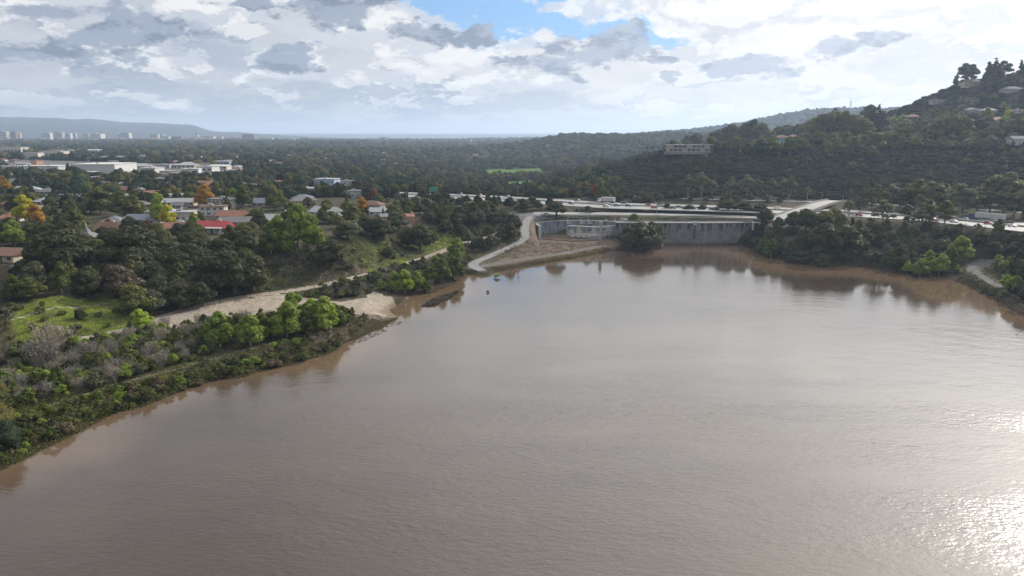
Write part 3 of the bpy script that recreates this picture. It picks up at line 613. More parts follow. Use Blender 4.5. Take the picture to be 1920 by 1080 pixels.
for i, form in enumerate(('round', 'low', 'ragged', 'tufted')):
    b = ring(5, .85, .7, 1.3, .5, .85) + [(U(-.3, .3), U(-.3, .3), 1.7, .65)]
    if i == 1: b = [(x * 1.4, y * 1.4, z * .7, r) for x, y, z, r in b]
    if i == 2: b += ring(5, 1.3, 1., 2.2, .22, .4)
    if i == 3: b = ring(7, 1.0, .6, 2.0, .25, .5) + ring(3, .4, 1, 2.3, .3, .5)
    proto('shrub', form, crown_mesh('shrub_leaves', b, 1500 if i < 2 else 1100, .15, .95, .78 if i < 2 else .55), None, 2.4, 3.4 if i != 1 else 4)
def bare_mesh(name, n=46, H=5.):
    mb = MB()
    for i in range(n):
        a = U(0, 6.283); s = U(.2, 1) ** .6; x0, y0 = U(-.9, .9), U(-.9, .9); h = H * U(.55, 1.)
        p1 = (x0 + math.cos(a) * s * 1.0, y0 + math.sin(a) * s * 1.0, h * .5); p2 = (x0 + math.cos(a) * s * 1.6 + U(-.4, .4), y0 + math.sin(a) * s * 1.6 + U(-.4, .4), h)
        mb.tube([(x0 * .4, y0 * .4, -.2), p1, p2], [.07, .045, .015], 3)
        for k in range(4):
            t = U(.35, .95); q = [p1[j] + (p2[j] - p1[j]) * t for j in range(3)]; mb.tube([q, (q[0] + U(-.7, .7), q[1] + U(-.7, .7), q[2] + U(.1, .9))], [.035, .01], 3)
    V = np.array(mb.V); k = rng.integers(0, len(V), 900); pos = V[k] + rng.normal(size=(900, 3)) * .22; pos = pos[pos[:, 2] > H * .25]
    LV, LF = leaf_quads(pos, unit(len(pos)), .10)
    return mesh(name, np.concatenate([V, LV]), [tuple(f) for f in mb.F] + [tuple(f) for f in (LF + len(V)).tolist()], [LM['twig']])
for form in ('wispy', 'tangled'): proto('bare', form, bare_mesh('bare_branches'), None, 5, 4)
def palm():
    F_ = MB()
    for i in range(34):
        a = U(0, 6.283); el = U(-.7, 1.25); L = U(1.7, 2.3); P = []
        for t in np.linspace(0, 1, 5): P.append((math.cos(a) * math.cos(el) * L * t, math.sin(a) * math.cos(el) * L * t, 14 + math.sin(el) * L * t - 1.1 * t * t))
        w = .28; dx, dy = -math.sin(a) * w, math.cos(a) * w
        V = []; 
        for j, p in enumerate(P):
            s = (.4, 1, 1, .7, .1)[j]; V += [(p[0] + dx * s, p[1] + dy * s, p[2] - .1 * s), (p[0], p[1], p[2] + .05), (p[0] - dx * s, p[1] - dy * s, p[2] - .1 * s)]
        F_.add(V, [f for j in range(4) for f in ((3*j, 3*j+1, 3*j+4, 3*j+3), (3*j+1, 3*j+2, 3*j+5, 3*j+4))])
    t = MB().tube([(0, 0, -.5), (.1, 0, 5), (.05, .1, 14)], [.32, .22, .17], 8)
    return F_.mesh('palm_fronds', LM['deep']), t.mesh('palm_trunk', BARK)
pf, pt = palm(); proto('palm', 'tall', pf, pt, 15.5, 4.4)

NAMES = dict(oak=('oak_tree', 'tree'), leafy=('leafy_tree', 'tree'), eucalyptus=('eucalyptus_tree', 'tree'), pine=('pine_tree', 'tree'), cypress=('cypress_tree', 'tree'), shrub=('shrub', 'shrub'), bare=('bare_shrub', 'shrub'), palm=('palm_tree', 'palm'))
COLW = dict(dark='dark green', grey='grey-green', olive='olive green', green='mid green', deep='deep bluish green', bright='fresh light green', lime='bright lime green', yellow='yellow-green', gold='golden yellow', rust='rusty red', brown='dry brown', twig='bare grey', pale='pale sage green')
GRP = {}; TREES = []; LAND = []          # LAND: named landmarks, filled in by the builders of the buildings, roads and the dam
def add_tree(kind, x, y, h, col, wf=1., var=None, label=None, z=None, group=None):
    pl = PROTO[kind]; pi = rnd.randrange(len(pl)) if var is None else var % len(pl); cm, tm, H, W, form = pl[pi]
    z = float(ground(x, y)) if z is None else z; s = h / H
    t = dict(kind=kind, x=x, y=y, z=z, s=s, sw=s * wf, col=col, cm=cm, tm=tm, form=form, h=h, label=label, rz=rnd.uniform(0, 6.28), group=group); TREES.append(t); return t
def tree_px(kind, u, v, hpx, col, wf=1., var=None, label=None):
    p = hit(u, v); k_ = 0
    while u > 1190 and v < 320 and (p is None or p[1] > 1080) and k_ < 40: v += 1.5; hpx += 1.2; k_ += 1; p = hit(u, v)     # the near hill, not the ridge behind it
    if p is None: return
    add_tree(kind, p[0], p[1], hpx * p[1] / FOC * 1.02, col, wf, var, label, p[2])
NOGO = []                      # (x, y, radius) kept clear
def blocked(x, y, kind, strict=True):
    if att('sand', x, y) > .3 or att('pave', x, y) > .3 or att('lawn', x, y) > .5: return True
    if inside(np.array([x]), np.array([y]), LAKE)[0]: return True
    d, _ = segdist(np.array([x]), np.array([y]), FW)
    if d[0] < 24: return True
    if kind not in ('shrub', 'bare'):
        if att('grass', x, y) > .5 and rnd.random() < .9: return True
    elif att('grass', x, y) > .5 and rnd.random() < .7: return True
    for a, b, r in NOGO:
        if (a - x) ** 2 + (b - y) ** 2 < r * r: return True
    return False
GRID = {}
def close(x, y, d):
    c = 8.; i, j = int(x // c), int(y // c); k = int(d // c) + 1
    for a in range(i - k, i + k + 1):
        for b in range(j - k, j + k + 1):
            for px, py, pr in GRID.get((a, b), ()):
                if (px - x) ** 2 + (py - y) ** 2 < ((pr + d) * .5) ** 2: return True
    return False
def reg(x, y, d): GRID.setdefault((int(x // 8.), int(y // 8.)), []).append((x, y, d))
def zone(poly, n, mixes, hmin, hmax, gap=.62, tries=14, note=None):
    """n plants scattered over a patch given by its outline in the photograph; mixes = [(weight, kind, colours)]"""
    P = np.array(poly, float); lo, hi = P.min(0), P.max(0); got = 0; k = 0
    while got < n and k < n * tries:
        k += 1; u, v = rnd.uniform(lo[0], hi[0]), rnd.uniform(lo[1], hi[1])
        if not inside(np.array([u]), np.array([v]), P)[0]: continue
        p = hit(u, v)
        if p is None: continue
        w = rnd.random() * sum(m[0] for m in mixes)
        for m in mixes:
            w -= m[0]
            if w <= 0: break
        kind = m[1]; h = rnd.uniform(hmin, hmax) * (m[3] if len(m) > 3 else 1.); cl = rnd.choice(m[2])
        H, W = PROTO[kind][0][2], PROTO[kind][0][3]; wd = h / H * W
        if blocked(p[0], p[1], kind) or close(p[0], p[1], wd * gap): continue
        reg(p[0], p[1], wd * gap); add_tree(kind, p[0], p[1], h, cl, rnd.uniform(.85, 1.2), None, None, p[2]); got += 1
    return got
def near_words(t):
    """what the plant stands beside, from the named landmarks"""
    u, v = to_pix(t['x'], t['y'], t['z']); best = None
    for n, x, y, z in LAND:
        a, b = to_pix(x, y, z); d = math.hypot((a - u), (b - v) * 2.2)
        if best is None or d < best[0]: best = (d, n, x, y, a)
    d, n, x, y, a = best
    dy = t['y'] - y; dx = t['x'] - x
    if abs(dy) > abs(dx) * .8: rel = 'behind' if dy > 0 else 'in front of'
    else: rel = 'beside'
    if abs(dx) + abs(dy) > 45: rel = {'behind': 'well behind', 'in front of': 'well in front of', 'beside': 'off beside'}[rel]
    return rel + ' ' + n
def cover(kind, L):
    """the smallest-looking plants of a kind, as one mass of leaf clumps"""
    Vs, Fs, Ms, nb = [], [], [], 0; names = list(LM); r_ = np.random.default_rng(9); cache = {}
    for t in L:
        k = t['cm'].name
        if k not in cache:
            me = t['cm']; co_ = np.empty(len(me.vertices) * 3, np.float32); me.vertices.foreach_get('co', co_); co_ = co_.reshape(-1, 3)
            li = np.empty(len(me.loops), np.int32); me.loops.foreach_get('vertex_index', li); tot = np.array([p.loop_total for p in me.polygons]); st = np.array([p.loop_start for p in me.polygons]); q = st[tot == 4]; tr = st[tot == 3]
            cache[k] = (co_, li[q[:, None] + np.arange(4)], li[tr[:, None] + np.arange(3)])
        co_, Q, Tn = cache[k]; sel = Q[r_.random(len(Q)) < .22]; P4 = co_[sel]; c = P4.mean(1, keepdims=True); P4 = c + (P4 - c) * 1.9
        used = np.unique(Tn); remap = np.zeros(len(co_), np.int64); remap[used] = np.arange(len(used)); PT_ = co_[used]; T3 = remap[Tn]
        V = np.concatenate([P4.reshape(-1, 3), PT_]) * np.array([t['sw'], t['sw'], t['s']]); a = t['rz']; ca_, sa_ = math.cos(a), math.sin(a)
        V = np.stack([V[:, 0] * ca_ - V[:, 1] * sa_ + t['x'], V[:, 0] * sa_ + V[:, 1] * ca_ + t['y'], V[:, 2] + t['z'] - .15], 1); n4 = len(sel)
        F4 = np.arange(n4 * 4).reshape(-1, 4); F4b = F4[:, [0, 2, 3]]; F = np.concatenate([F4[:, :3], F4b, T3 + n4 * 4]) + nb
        Vs.append(V); Fs.append(F); Ms.append(np.full(len(F), names.index(t['col']))); nb += len(V)
    if not Vs: return
    nm = {'shrub': 'shrub_cover', 'oak': 'oak_woodland', 'leafy': 'leafy_woodland'}.get(kind, kind + '_cover'); o = link(nm, mesh(nm, np.concatenate(Vs), np.concatenate(Fs), [LM[n] for n in names], np.concatenate(Ms)))
    tag(o, {'shrub': 'smaller shrubs filling the banks and slopes between the larger ones', 'oak': 'smaller oaks filling the far slopes and woods'}.get(kind, 'smaller trees filling the woods'), kind='stuff')
def place_trees():
    global TREES
    app = lambda t: t['sw'] * t['s'] / (t['x'] ** 2 + t['y'] ** 2)
    for kind in list(PROTO):
        L = sorted([t for t in TREES if t['kind'] == kind and not t['label']], key=app, reverse=True)
        if len(L) > 285: rest = set(map(id, L[285:])); cover(kind, L[285:]); TREES = [t for t in TREES if id(t) not in rest]
    seen = {}
    for t in TREES:
        nm, cat = NAMES[t['kind']]
        hs = {'shrub': (1.8, 2.7), 'bare': (3.2, 4.4), 'palm': (12, 16)}.get(t['kind'], (7.5, 11))
        size = 'small' if t['h'] < hs[0] else 'medium' if t['h'] < hs[1] else 'large'
        if t['kind'] in ('palm', 'cypress'): size = {'small': 'short', 'medium': 'tall', 'large': 'very tall'}[size]
        word = {'oak': 'oak', 'leafy': 'leafy tree', 'eucalyptus': 'eucalyptus', 'pine': 'pine', 'cypress': 'cypress', 'shrub': 'shrub', 'bare': 'leafless shrub', 'palm': 'palm'}[t['kind']]
        cw = COLW[t['col']]
        if t['kind'] == 'bare': cw = 'grey'
        form = t['form'] + ' ' if t['kind'] not in ('cypress', 'palm') else ''
        if t['kind'] not in ('shrub', 'bare'):
            wd = 'wide ' if t['sw'] / t['s'] > 1.08 else 'narrow ' if t['sw'] / t['s'] < .95 else ''
            form = wd + form if len(form.split()) < 2 else form
        L = t['label'] or f"{size} {form}{cw} {word} {near_words(t)}"
        W_ = L.split(); L = ' '.join(W_[:16]); t['L'] = L; seen.setdefault((nm, L), []).append(t)
    for t in TREES:
        nm, cat = NAMES[t['kind']]
        mat = LM[t['col']]
        if t['tm'] is None:
            o = link(nm, t['cm']); 
        else:
            o = link(nm, t['tm']); 
            c = link('crown' if t['kind'] != 'palm' else 'fronds', t['cm'], o)
            c.material_slots[0].link = 'OBJECT'; c.material_slots[0].material = mat
        if t['tm'] is None: o.material_slots[0].link = 'OBJECT'; o.material_slots[0].material = mat
        o.location = (t['x'], t['y'], t['z'] - .15); o.rotation_euler = (0, 0, t['rz']); o.scale = (t['sw'], t['sw'], t['s'])
        region = 'shrubs and trees of the left bank' if t['x'] < 60 and t['y'] < 480 else 'trees of the far hillside' if t['y'] > 480 and t['x'] > 60 else 'trees of the valley town' if t['x'] < 60 else 'trees along the freeway side bank'
        region = GRP.setdefault((nm, t['L']), region); tag(o, t['L'], cat, region)

# masses of plants nobody could count: one object per region
def mass(name, label, pts, hfun, wfun, mats, sub=1, seed=3, up=.42, sm=False):
    """clumps of foliage at (x, y) points; each clump an uneven mass of facets"""
    r_ = np.random.default_rng(seed); iv, if_ = (ICO0, ICO1, ICO2)[sub]; n = len(pts); P = np.array(pts)
    h = hfun(P, r_); w = wfun(P, h, r_); z = ground(P[:, 0], P[:, 1])
    Vn = iv[None] * r_.uniform(.62, 1.28, (n, len(iv), 1)); Vn = Vn + r_.normal(size=Vn.shape) * .05
    a = r_.uniform(0, 6.28, n); ca_, sa_ = np.cos(a)[:, None], np.sin(a)[:, None]
    X = (Vn[..., 0] * ca_ - Vn[..., 1] * sa_) * w[:, None] * .5 + P[:, 0:1]; Y = (Vn[..., 0] * sa_ + Vn[..., 1] * ca_) * w[:, None] * .5 + P[:, 1:2]
    Z = (Vn[..., 2] * .5 + up) * h[:, None] + z[:, None]
    V = np.stack([X, Y, Z], -1).reshape(-1, 3); F = (if_[None] + (np.arange(n) * len(iv))[:, None, None]).reshape(-1, 3)
    me = mesh(name, V, F, mats, np.repeat(r_.integers(0, len(mats), n), len(if_)), sm)
    tag(link(name, me), label, kind='stuff'); return me
def mass_mat(name, c1, c2, sc=.012, fine=.9):
    m, nt, b = newmat(name); g = nd(nt, 'ShaderNodeNewGeometry'); tc = nd(nt, 'ShaderNodeTexCoord')
    n = nd(nt, 'ShaderNodeTexNoise', {'Vector': (tc, 'Object'), 'Scale': fine, 'Detail': 3.}); n2 = nd(nt, 'ShaderNodeTexNoise', {'Vector': (tc, 'Object'), 'Scale': sc, 'Detail': 3.})
    f = mth(nt, 'ADD', mth(nt, 'MULTIPLY', g.outputs['Random Per Island'], .6), mth(nt, 'MULTIPLY', mapr(nt, n, .3, .7), .4))
    c = mix(nt, f, c1, c2); c = mix(nt, mapr(nt, n2, .3, .7), c, mix(nt, 1., c, (1.5, 1.3, .9), 'MULTIPLY'))
    nt.links.new(outp(c), b.inputs['Base Color']); b.inputs['Roughness'].default_value = .95; b.inputs['Specular IOR Level'].default_value = 0.
    bp = nd(nt, 'ShaderNodeBump', {'Height': n, 'Distance': 1.5, 'Strength': 1.}); nt.links.new(bp.outputs[0], b.inputs['Normal'])
    return m
# ---------------------------------------------------------------- the dam and its works
def streaky(name, c1, c2, cs):
    m, nt, b = newmat(name); tc = nd(nt, 'ShaderNodeTexCoord')
    def N(s, sc, det=4.): return nd(nt, 'ShaderNodeTexNoise', {'Vector': nd(nt, 'ShaderNodeMapping', {'Vector': (tc, 'Object'), 'Scale': s}), 'Scale': sc, 'Detail': det})
    a = N((1, 1, .05), .8, 6); l = N((1, 1, 1), .25); c = mix(nt, mapr(nt, l, .3, .7), c1, c2)
    sp = nd(nt, 'ShaderNodeSeparateXYZ', {0: (tc, 'Object')})
    lim = mapr(nt, mth(nt, 'ADD', sp.outputs[2], mth(nt, 'MULTIPLY', N((1, 1, .0), .5, 3), 12.)), 13., 17.5)
    c = mix(nt, mth(nt, 'MULTIPLY', mapr(nt, a, .50, .62), mth(nt, 'MULTIPLY', lim, .9)), c, cs)
    band = mapr(nt, sp.outputs[2], .9, 1.6, .8, 0.); c = mix(nt, band, c, (.07,.06,.055))
    nt.links.new(outp(c), b.inputs['Base Color']); b.inputs['Roughness'].default_value = .9; return m
DAMC = streaky('stained_dam_concrete', (.12,.118,.117), (.20,.195,.19), (.022,.022,.024))
BLUEC = streaky('blue_grey_concrete', (.13,.15,.18), (.20,.225,.26), (.07,.08,.09))
def X(u, v, Y): return at_y(u, v, Y)[0]
def arc_wall(mb, pts, t, z0, z1, m=0):
    """wall along a plan polyline; t is its thickness to the right-hand side; z0, z1 may vary"""
    P = np.array([(x, y, 0.) for x, y in pts]); Q = offset(P, t); n = len(P); a0 = z0 if hasattr(z0, '__len__') else [z0] * n; a1 = z1 if hasattr(z1, '__len__') else [z1] * n
    V = [(P[i][0], P[i][1], a0[i]) for i in range(n)] + [(P[i][0], P[i][1], a1[i]) for i in range(n)] + [(Q[i][0], Q[i][1], a0[i]) for i in range(n)] + [(Q[i][0], Q[i][1], a1[i]) for i in range(n)]
    F = [(0, n, 3 * n, 2 * n), (n - 1, 3 * n - 1, 4 * n - 1, 2 * n - 1)]
    for i in range(n - 1): F += [(i, i + 1, n + i + 1, n + i), (n + i, n + i + 1, 3 * n + i + 1, 3 * n + i), (2 * n + i, 3 * n + i, 3 * n + i + 1, 2 * n + i + 1)]
    return mb.add(V, F, m)
def build_dam():
    D = empty('dam', (106, 424, 0)); tag(D, 'stained concrete dam wall holding back the brown water', 'dam')
    xs = np.linspace(-42, 42, 30); pts = [(x, .0012 * x * x) for x in xs]
    arc_wall(MB(), pts, 5, -4, 13.2).obj('face_wall', DAMC, D)
    arc_wall(MB(), [(x, y - .5) for x, y in pts], 6, 13.203, 13.65).obj('walkway', M['concd'], D)
    pr = MB(); 
    for x, y in pts[::1]: pr.box(x - .15, x + .15, y - .45, y - .2, 13.652, 14.65)
    arc_wall(pr, [(x, y - .42) for x, y in pts], .2, 14.66, 14.85); arc_wall(pr, [(x, y - .40) for x, y in pts], .12, 14.1, 14.22); pr.obj('railing', M['steel'], D)
    gx = X(1315, 450, 424) - 106; g = MB()
    g.box(gx - 1.8, gx - 1.5, -.55, -.01, .4, 5.4); g.box(gx + 1.5, gx + 1.8, -.55, -.01, .4, 5.4)
    for z in np.arange(.7, 5.4, .62): g.box(gx - 1.498, gx + 1.498, -.5, -.05, z, z + .22)
    g.obj('outlet_grating', M['conc'], D)
    lx = X(1303, 420, 424) - 106; b = MB(); b.box(lx - .8, lx + .8, -1.3, -.52, 12.3, 14.3); b.box(lx - .9, lx + .9, -1.4, -.45, 14.31, 14.5); b.obj('gauge_box', M['white'], D)
    st = MB(); st.box(lx - .25, lx + .25, -.9, -.55, 3.5, 12.29); st.obj('gauge_pipe', M['darksteel'], D)
    for k in range(4):
        q = MB(); x = gx + 4 + k * 3.1; q.tube([(x, -.1, 9.2), (x, -.35, 9.2)], .28, 8); q.obj('drain_hole', M['darksteel'], D)
    LAND.append(('the dam wall', 106, 424, 8))
    # gatehouse frame at the dam's right end
    e = at_y(1416, 428, 425); g = empty('gate_frame', (e[0], 424, 0)); tag(g, 'small white-framed concrete gate opening at the end of the dam', 'gate')
    MB().box(-2.2, -1.7, -1.2, 1, 9, 13.6).obj('post', M['white'], g); MB().box(1.7, 2.2, -1.2, 1, 9, 13.6).obj('post', M['white'], g)
    MB().box(-2.6, 2.6, -1.4, 1.2, 13.61, 14.1).obj('lintel', M['white'], g); MB().box(-2.2, 2.2, -1.3, 1.1, 8.4, 8.99).obj('sill', M['conc'], g)
    p = MB().tube([(-4.8, 1.0, 4.2), (-1.2, .3, 4.0), (-.3, 0, 3.4), (0, -.2, -1)], [.22, .35, .5, .55], 8).obj('outfall_pipe', M['white']); 
    e = at_z(1242, 460, 0); p.location = (e[0], e[1], 0); tag(p, 'pale bent outfall pipe dropping into the water at the dam corner', 'pipe')
build_dam()
BAS = (41., 432., 25., 11.)
def build_basin():
    cx, cy_, a, b = BAS
    th = np.radians(np.linspace(203, -5, 34)); pts = [(a * math.cos(t), b * math.sin(t)) for t in th]; z1 = np.interp(np.linspace(0, 1, 34), [0, .15, .35, 1], [11.2, 11.9, 12.5, 12.8])
    W_ = empty('retaining_wall', (cx, cy_, 0)); tag(W_, 'curved blue-grey concrete retaining wall around the sluice basin', 'wall')
    arc_wall(MB(), pts, 1.1, 1.5, z1).obj('curved_wall', BLUEC, W_)
    arc_wall(MB(), [(x * 1.0, y) for x, y in pts], 1.3, z1 + .003, z1 + .35).obj('coping', M['conc'], W_)
    p0 = pts[0]; MB().box(p0[0] - 1.5, p0[0] + .1, p0[1] - .9, p0[1] - .02, 1, 11.6).obj('end_pier', M['white'], W_)
    th = np.radians(np.linspace(206, 330, 22)); cp = [(a * math.cos(t), b * math.sin(t)) for t in th]
    zz = [max(2.6, float(ground(cx + x, cy_ + y)) + .1) for x, y in cp]
    c = arc_wall(MB(), cp, .5, [z - 1.2 for z in zz], [z + .35 for z in zz]).obj('basin_kerb', M['orange'], None, (cx, cy_, 0)); tag(c, 'low rust-coloured kerb curving along the front of the basin', 'kerb')
    LAND.append(('the curved basin wall', cx, 440, 8))
    G = empty('intake_structure', (53, 434, 0)); tag(G, 'open concrete intake frame with beams, buttresses and white vents beside the basin', 'intake structure')
    L, Ap, Rt = (-18.2, 0.), (-.4, -6.8), (16.5, 1.8); back = 8.
    MB().prism([L, Ap, Rt, (16.5, back), (-18.2, back)], 2., 5.2).obj('base', M['conc'], G)
    MB().prism([(L[0] + 1.2, 1.2), (-.4, -5.2), (15.2, 2.6), (15.2, back - .2), (-17, back - .2)], 5.203, 5.5).obj('deck', M['concd'], G)
    bm_ = MB()
    for (p, q) in ((L, Ap), (Ap, Rt)):
        d = Vector((q[0] - p[0], q[1] - p[1], 0)); l = d.length; d.normalize(); n = Vector((-d.y, d.x, 0))
        P = [(p[0] + n.x * -.3, p[1] + n.y * -.3), (q[0] + n.x * -.3, q[1] + n.y * -.3), (q[0] + n.x * .9, q[1] + n.y * .9), (p[0] + n.x * .9, p[1] + n.y * .9)]
        bm_.prism(P, 10.1 + (.01 if p is Ap else 0), 10.8 + (.01 if p is Ap else 0)); 
        P = [(p[0] + n.x * .1, p[1] + n.y * .1), (q[0] + n.x * .1, q[1] + n.y * .1), (q[0] + n.x * .4, q[1] + n.y * .4), (p[0] + n.x * .4, p[1] + n.y * .4)]
        bm_.prism(P, 7.4 + (.01 if p is Ap else 0), 7.75)
    bm_.obj('ring_beam', M['pconc'], G)
    for (p, q, n_) in ((L, Ap, 6), (Ap, Rt, 6)):
        for i in range(n_ + (1 if q is Rt else 0)):
            t = i / n_; x, y = p[0] + (q[0] - p[0]) * t, p[1] + (q[1] - p[1]) * t; MB().box(x - .22, x + .22, y + .15, y + .55, 5.2, 10.09).obj('column', M['pconc'], G)
    MB().box(-18.2, 16.5, back - .01, back + .8, 2, 10.9).obj('back_wall', BLUEC, G)
    for x in (-18, -9.5, -4.5, 6.8, 12.2, 15.6): MB().side([(0, 10.82), (3.4, 10.82), (.5, 13.9), (0, 13.9)], back - .6, back + .1).obj('buttress', M['pconc'], G, (x, 0, 0))
    for x, w in ((-10.5, 3.4), (-1.2, 3.), (8.6, 3.4)): MB().side([(-w / 2, 5.5), (w / 2, 5.5), (w / 2 - .6, 10.05), (-w / 2 + .6, 10.05)], 4.6, 5.1).obj('inner_wall', M['beige'], G, (x, 0, 0))
    for i, x in enumerate((-15, -11.6, -8.2)):
        y = L[1] + (Ap[1] - L[1]) * (x - L[0]) / (Ap[0] - L[0]) ; q = MB(); q.tube([(x - .9, y - .5, 4.1), (x + .9, y - .85, 4.1)], .62, 8); q.obj('vent', M['white'], G)
    for x in (3, 6.2, 9.4, 12.6):
        y = Ap[1] + (Rt[1] - Ap[1]) * (x - Ap[0]) / (Rt[0] - Ap[0]); MB().box(x - .9, x + .9, y - .35, y + .3, 3.4, 4.6).obj('vent', M['darksteel'], G)
    MB().box(7, 12, 3., 6., 5.5, 9.2).obj('control_hut', M['cream'], G); MB().box(-17, -13.6, 1.4, 3.4, 5.5, 7.2).obj('valve_box', M['white'], G)
    LAND.append(('the intake structure', 53, 432, 8))
    q = MB(); q.box(-.85, .85, -.7, .7, -1, 13.4); q.box(-1.05, 1.05, -.9, .9, 13.41, 13.8); q.box(-.3, .3, -.78, -.705, 1, 13); p = q.obj('gauge_pillar', M['conc']); e = at_y(1126, 455, 415); p.location = (e[0], 415, 1.5); tag(p, 'tall pale gauge pillar standing in front of the intake structure', 'pillar')
    q = MB(); q.box(-.8, .8, -.6, .6, 4, 15.2); q.box(-1.8, 1.8, -1.4, 1.2, 4, 6.1); q.tube([(0, -.9, 6), (0, -.9, 7.6), (0, -.7, 8.6)], [1.3, .9, .4], 8); e = at_y(1165, 430, 437); p = q.obj('sluice_pillar', M['conc']); p.location = (e[0], 437, 0); tag(p, 'pale pillar with bulbous foot at the right end of the intake', 'pillar')
    e = at_y(1171, 404, 440); q = MB(); q.box(-2.5, 2.5, -1, 1, 0, .9, 0); q.box(-2.7, 2.7, -1.2, 1.2, .901, 1.1, 0); c = q.obj('utility_cabinet', M['white']); c.location = (e[0], 440, float(ground(e[0], 440))); tag(c, 'low white utility cabinet on the crest above the oak', 'cabinet')
    for x0, x1, y, nm in ((30, 95, 446, 'chain-link fence along the crest behind the basin wall'), (96, 150, 441, 'pale barrier wall along the dam side of the crest road')):
        f = MB(); n = int((x1 - x0) / 3)
        for i in range(n + 1): x = x0 + (x1 - x0) * i / n; z = float(ground(x, y)); f.box(x - .06, x + .06, y - .06, y + .06, z - .3, z + 1.7)
        if x0 > 90:
            P = [(x, y) for x in np.linspace(x0, x1, 20)]; zz = [float(ground(x, y)) for x, _ in P]; arc_wall(f, P, .3, [z - .5 for z in zz], [z + 1. for z in zz])
        else:
            P = [(x, y) for x in np.linspace(x0, x1, 20)]; zz = [float(ground(x, y)) for x, _ in P]; arc_wall(f, P, .05, [z + 1.5 for z in zz], [z + 1.6 for z in zz]); arc_wall(f, P, .05, [z + .5 for z in zz], [z + .6 for z in zz])
        tag(f.obj('fence' if x0 < 90 else 'barrier_wall', M['steel'] if x0 < 90 else M['conc']), nm, 'fence' if x0 < 90 else 'wall')
build_basin()
def build_bridge():
    D = empty('overpass_bridge', OVER[1][:2] + (0,)); o = Vector(OVER[1][:2] + (0,)); tag(D, 'pale concrete overpass carrying a road from the dam crest across the freeway', 'bridge')
    L = [(p[0] - o.x, p[1] - o.y, p[2]) for p in OVER]
    ribbon(MB(), L, -6, 6, .35, 1.3).obj('deck', RC, D)
    for s in (-1, 1): ribbon(MB(), L, s * 6.05 - .18, s * 6.05 + .18, 1.3, 1.6).obj('parapet', M['conc'], D)
    P = resample(L, 6)
    for i in (int(len(P) * .35), int(len(P) * .7)):
        p = P[i]
        for s in (-3.5, 3.5): MB().tube([(p[0] + s, p[1], 8), (p[0] + s, p[1], p[2] - .9)], .7, 8).obj('pier', M['conc'], D)
    ribbon(MB(), L, -.08, .08, .358, .004).obj('centre_line', M['yellowp'], D)
    LAND.append(('the overpass', *OVER[1]))
    # freeway barriers
    b = ribbon(MB(), FW, -.3, .3, 1.3, 1.2).obj('median_barrier', M['conc']); tag(b, 'long concrete median barrier between the freeway carriageways', 'barrier')
    a, c = hit(1700, 452), hit(1800, 461); g = MB(); n = 22; P = [(a[0] + (c[0] - a[0]) * i / n, a[1] + (c[1] - a[1]) * i / n) for i in range(n + 1)]
    zz = [float(ground(*p)) for p in P]
    for p, z in zip(P, zz): g.box(p[0] - .08, p[0] + .08, p[1] - .08, p[1] + .08, z - .3, z + 2.2)
    G = empty('guard_rail', (0, 0, 0)); tag(G, 'dark red retaining edge with white guard rail on the bank under the freeway', 'guard rail')
    g.obj('rail_support', M['darksteel'], G); arc_wall(MB(), P, -.15, [z + 1.7 for z in zz], [z + 2.3 for z in zz]).obj('rail', M['white'], G)
    arc_wall(MB(), P, .6, [z - 2 for z in zz], [z + 1.3 for z in zz]).obj('edge_beam', M['redb'], G)
build_bridge()

# ---------------------------------------------------------------- houses and other buildings
WINM = {}
def window_mesh(w, h):
    k = (round(w, 1), round(h, 1))
    if k not in WINM:
        w, h = k; b = MB(); b.box(-w / 2 - .1, w / 2 + .1, -.06, 0, -h / 2 - .1, h / 2 + .1, 0); b.box(-w / 2, w / 2, -.09, -.061, -h / 2, h / 2, 1); b.box(-.04, .04, -.11, -.091, -h / 2, h / 2, 0); WINM[k] = b.mesh('window', [M['white'], M['glass']])
    return WINM[k]
def roof_mesh(kind, w, d, h, pitch, ov=.7):
    W, D = w / 2 + ov, d / 2 + ov; r = MB(); z = h
    if kind == 'flat': return r.box(-W, W, -D, D, z + .003, z + .45)
    rise = pitch * min(W, D)
    if kind == 'gable':      # ridge along x
        V = [(-W,-D,z-.1),(W,-D,z-.1),(W,D,z-.1),(-W,D,z-.1),(-W,-D,z+.12),(W,-D,z+.12),(W,D,z+.12),(-W,D,z+.12),(-W,0,z+rise+.12),(W,0,z+rise+.12)]
        return r.add(V, [(3,2,1,0),(0,1,5,4),(2,3,7,6),(4,5,9,8),(6,7,8,9),(1,2,6,9,5),(3,0,4,8,7)])
    k = min(W, D); rx = max(W - k, .01); ry = max(D - k, .01) if D > W else .01
    if W >= D: A, B = (-rx, 0, z + rise + .12), (rx, 0, z + rise + .12)
    else: A, B = (0, -ry, z + rise + .12), (0, ry, z + rise + .12)
    V = [(-W,-D,z-.1),(W,-D,z-.1),(W,D,z-.1),(-W,D,z-.1),(-W,-D,z+.12),(W,-D,z+.12),(W,D,z+.12),(-W,D,z+.12),A,B]
    F = [(3,2,1,0),(0,1,5,4),(1,2,6,5),(2,3,7,6),(3,0,4,7)] + ([(4,5,9,8),(5,6,9),(6,7,8,9),(7,4,8)] if W >= D else [(4,5,8),(5,6,9,8),(6,7,9),(7,4,8,9)])
    return r.add(V, F)
HOUSES = []
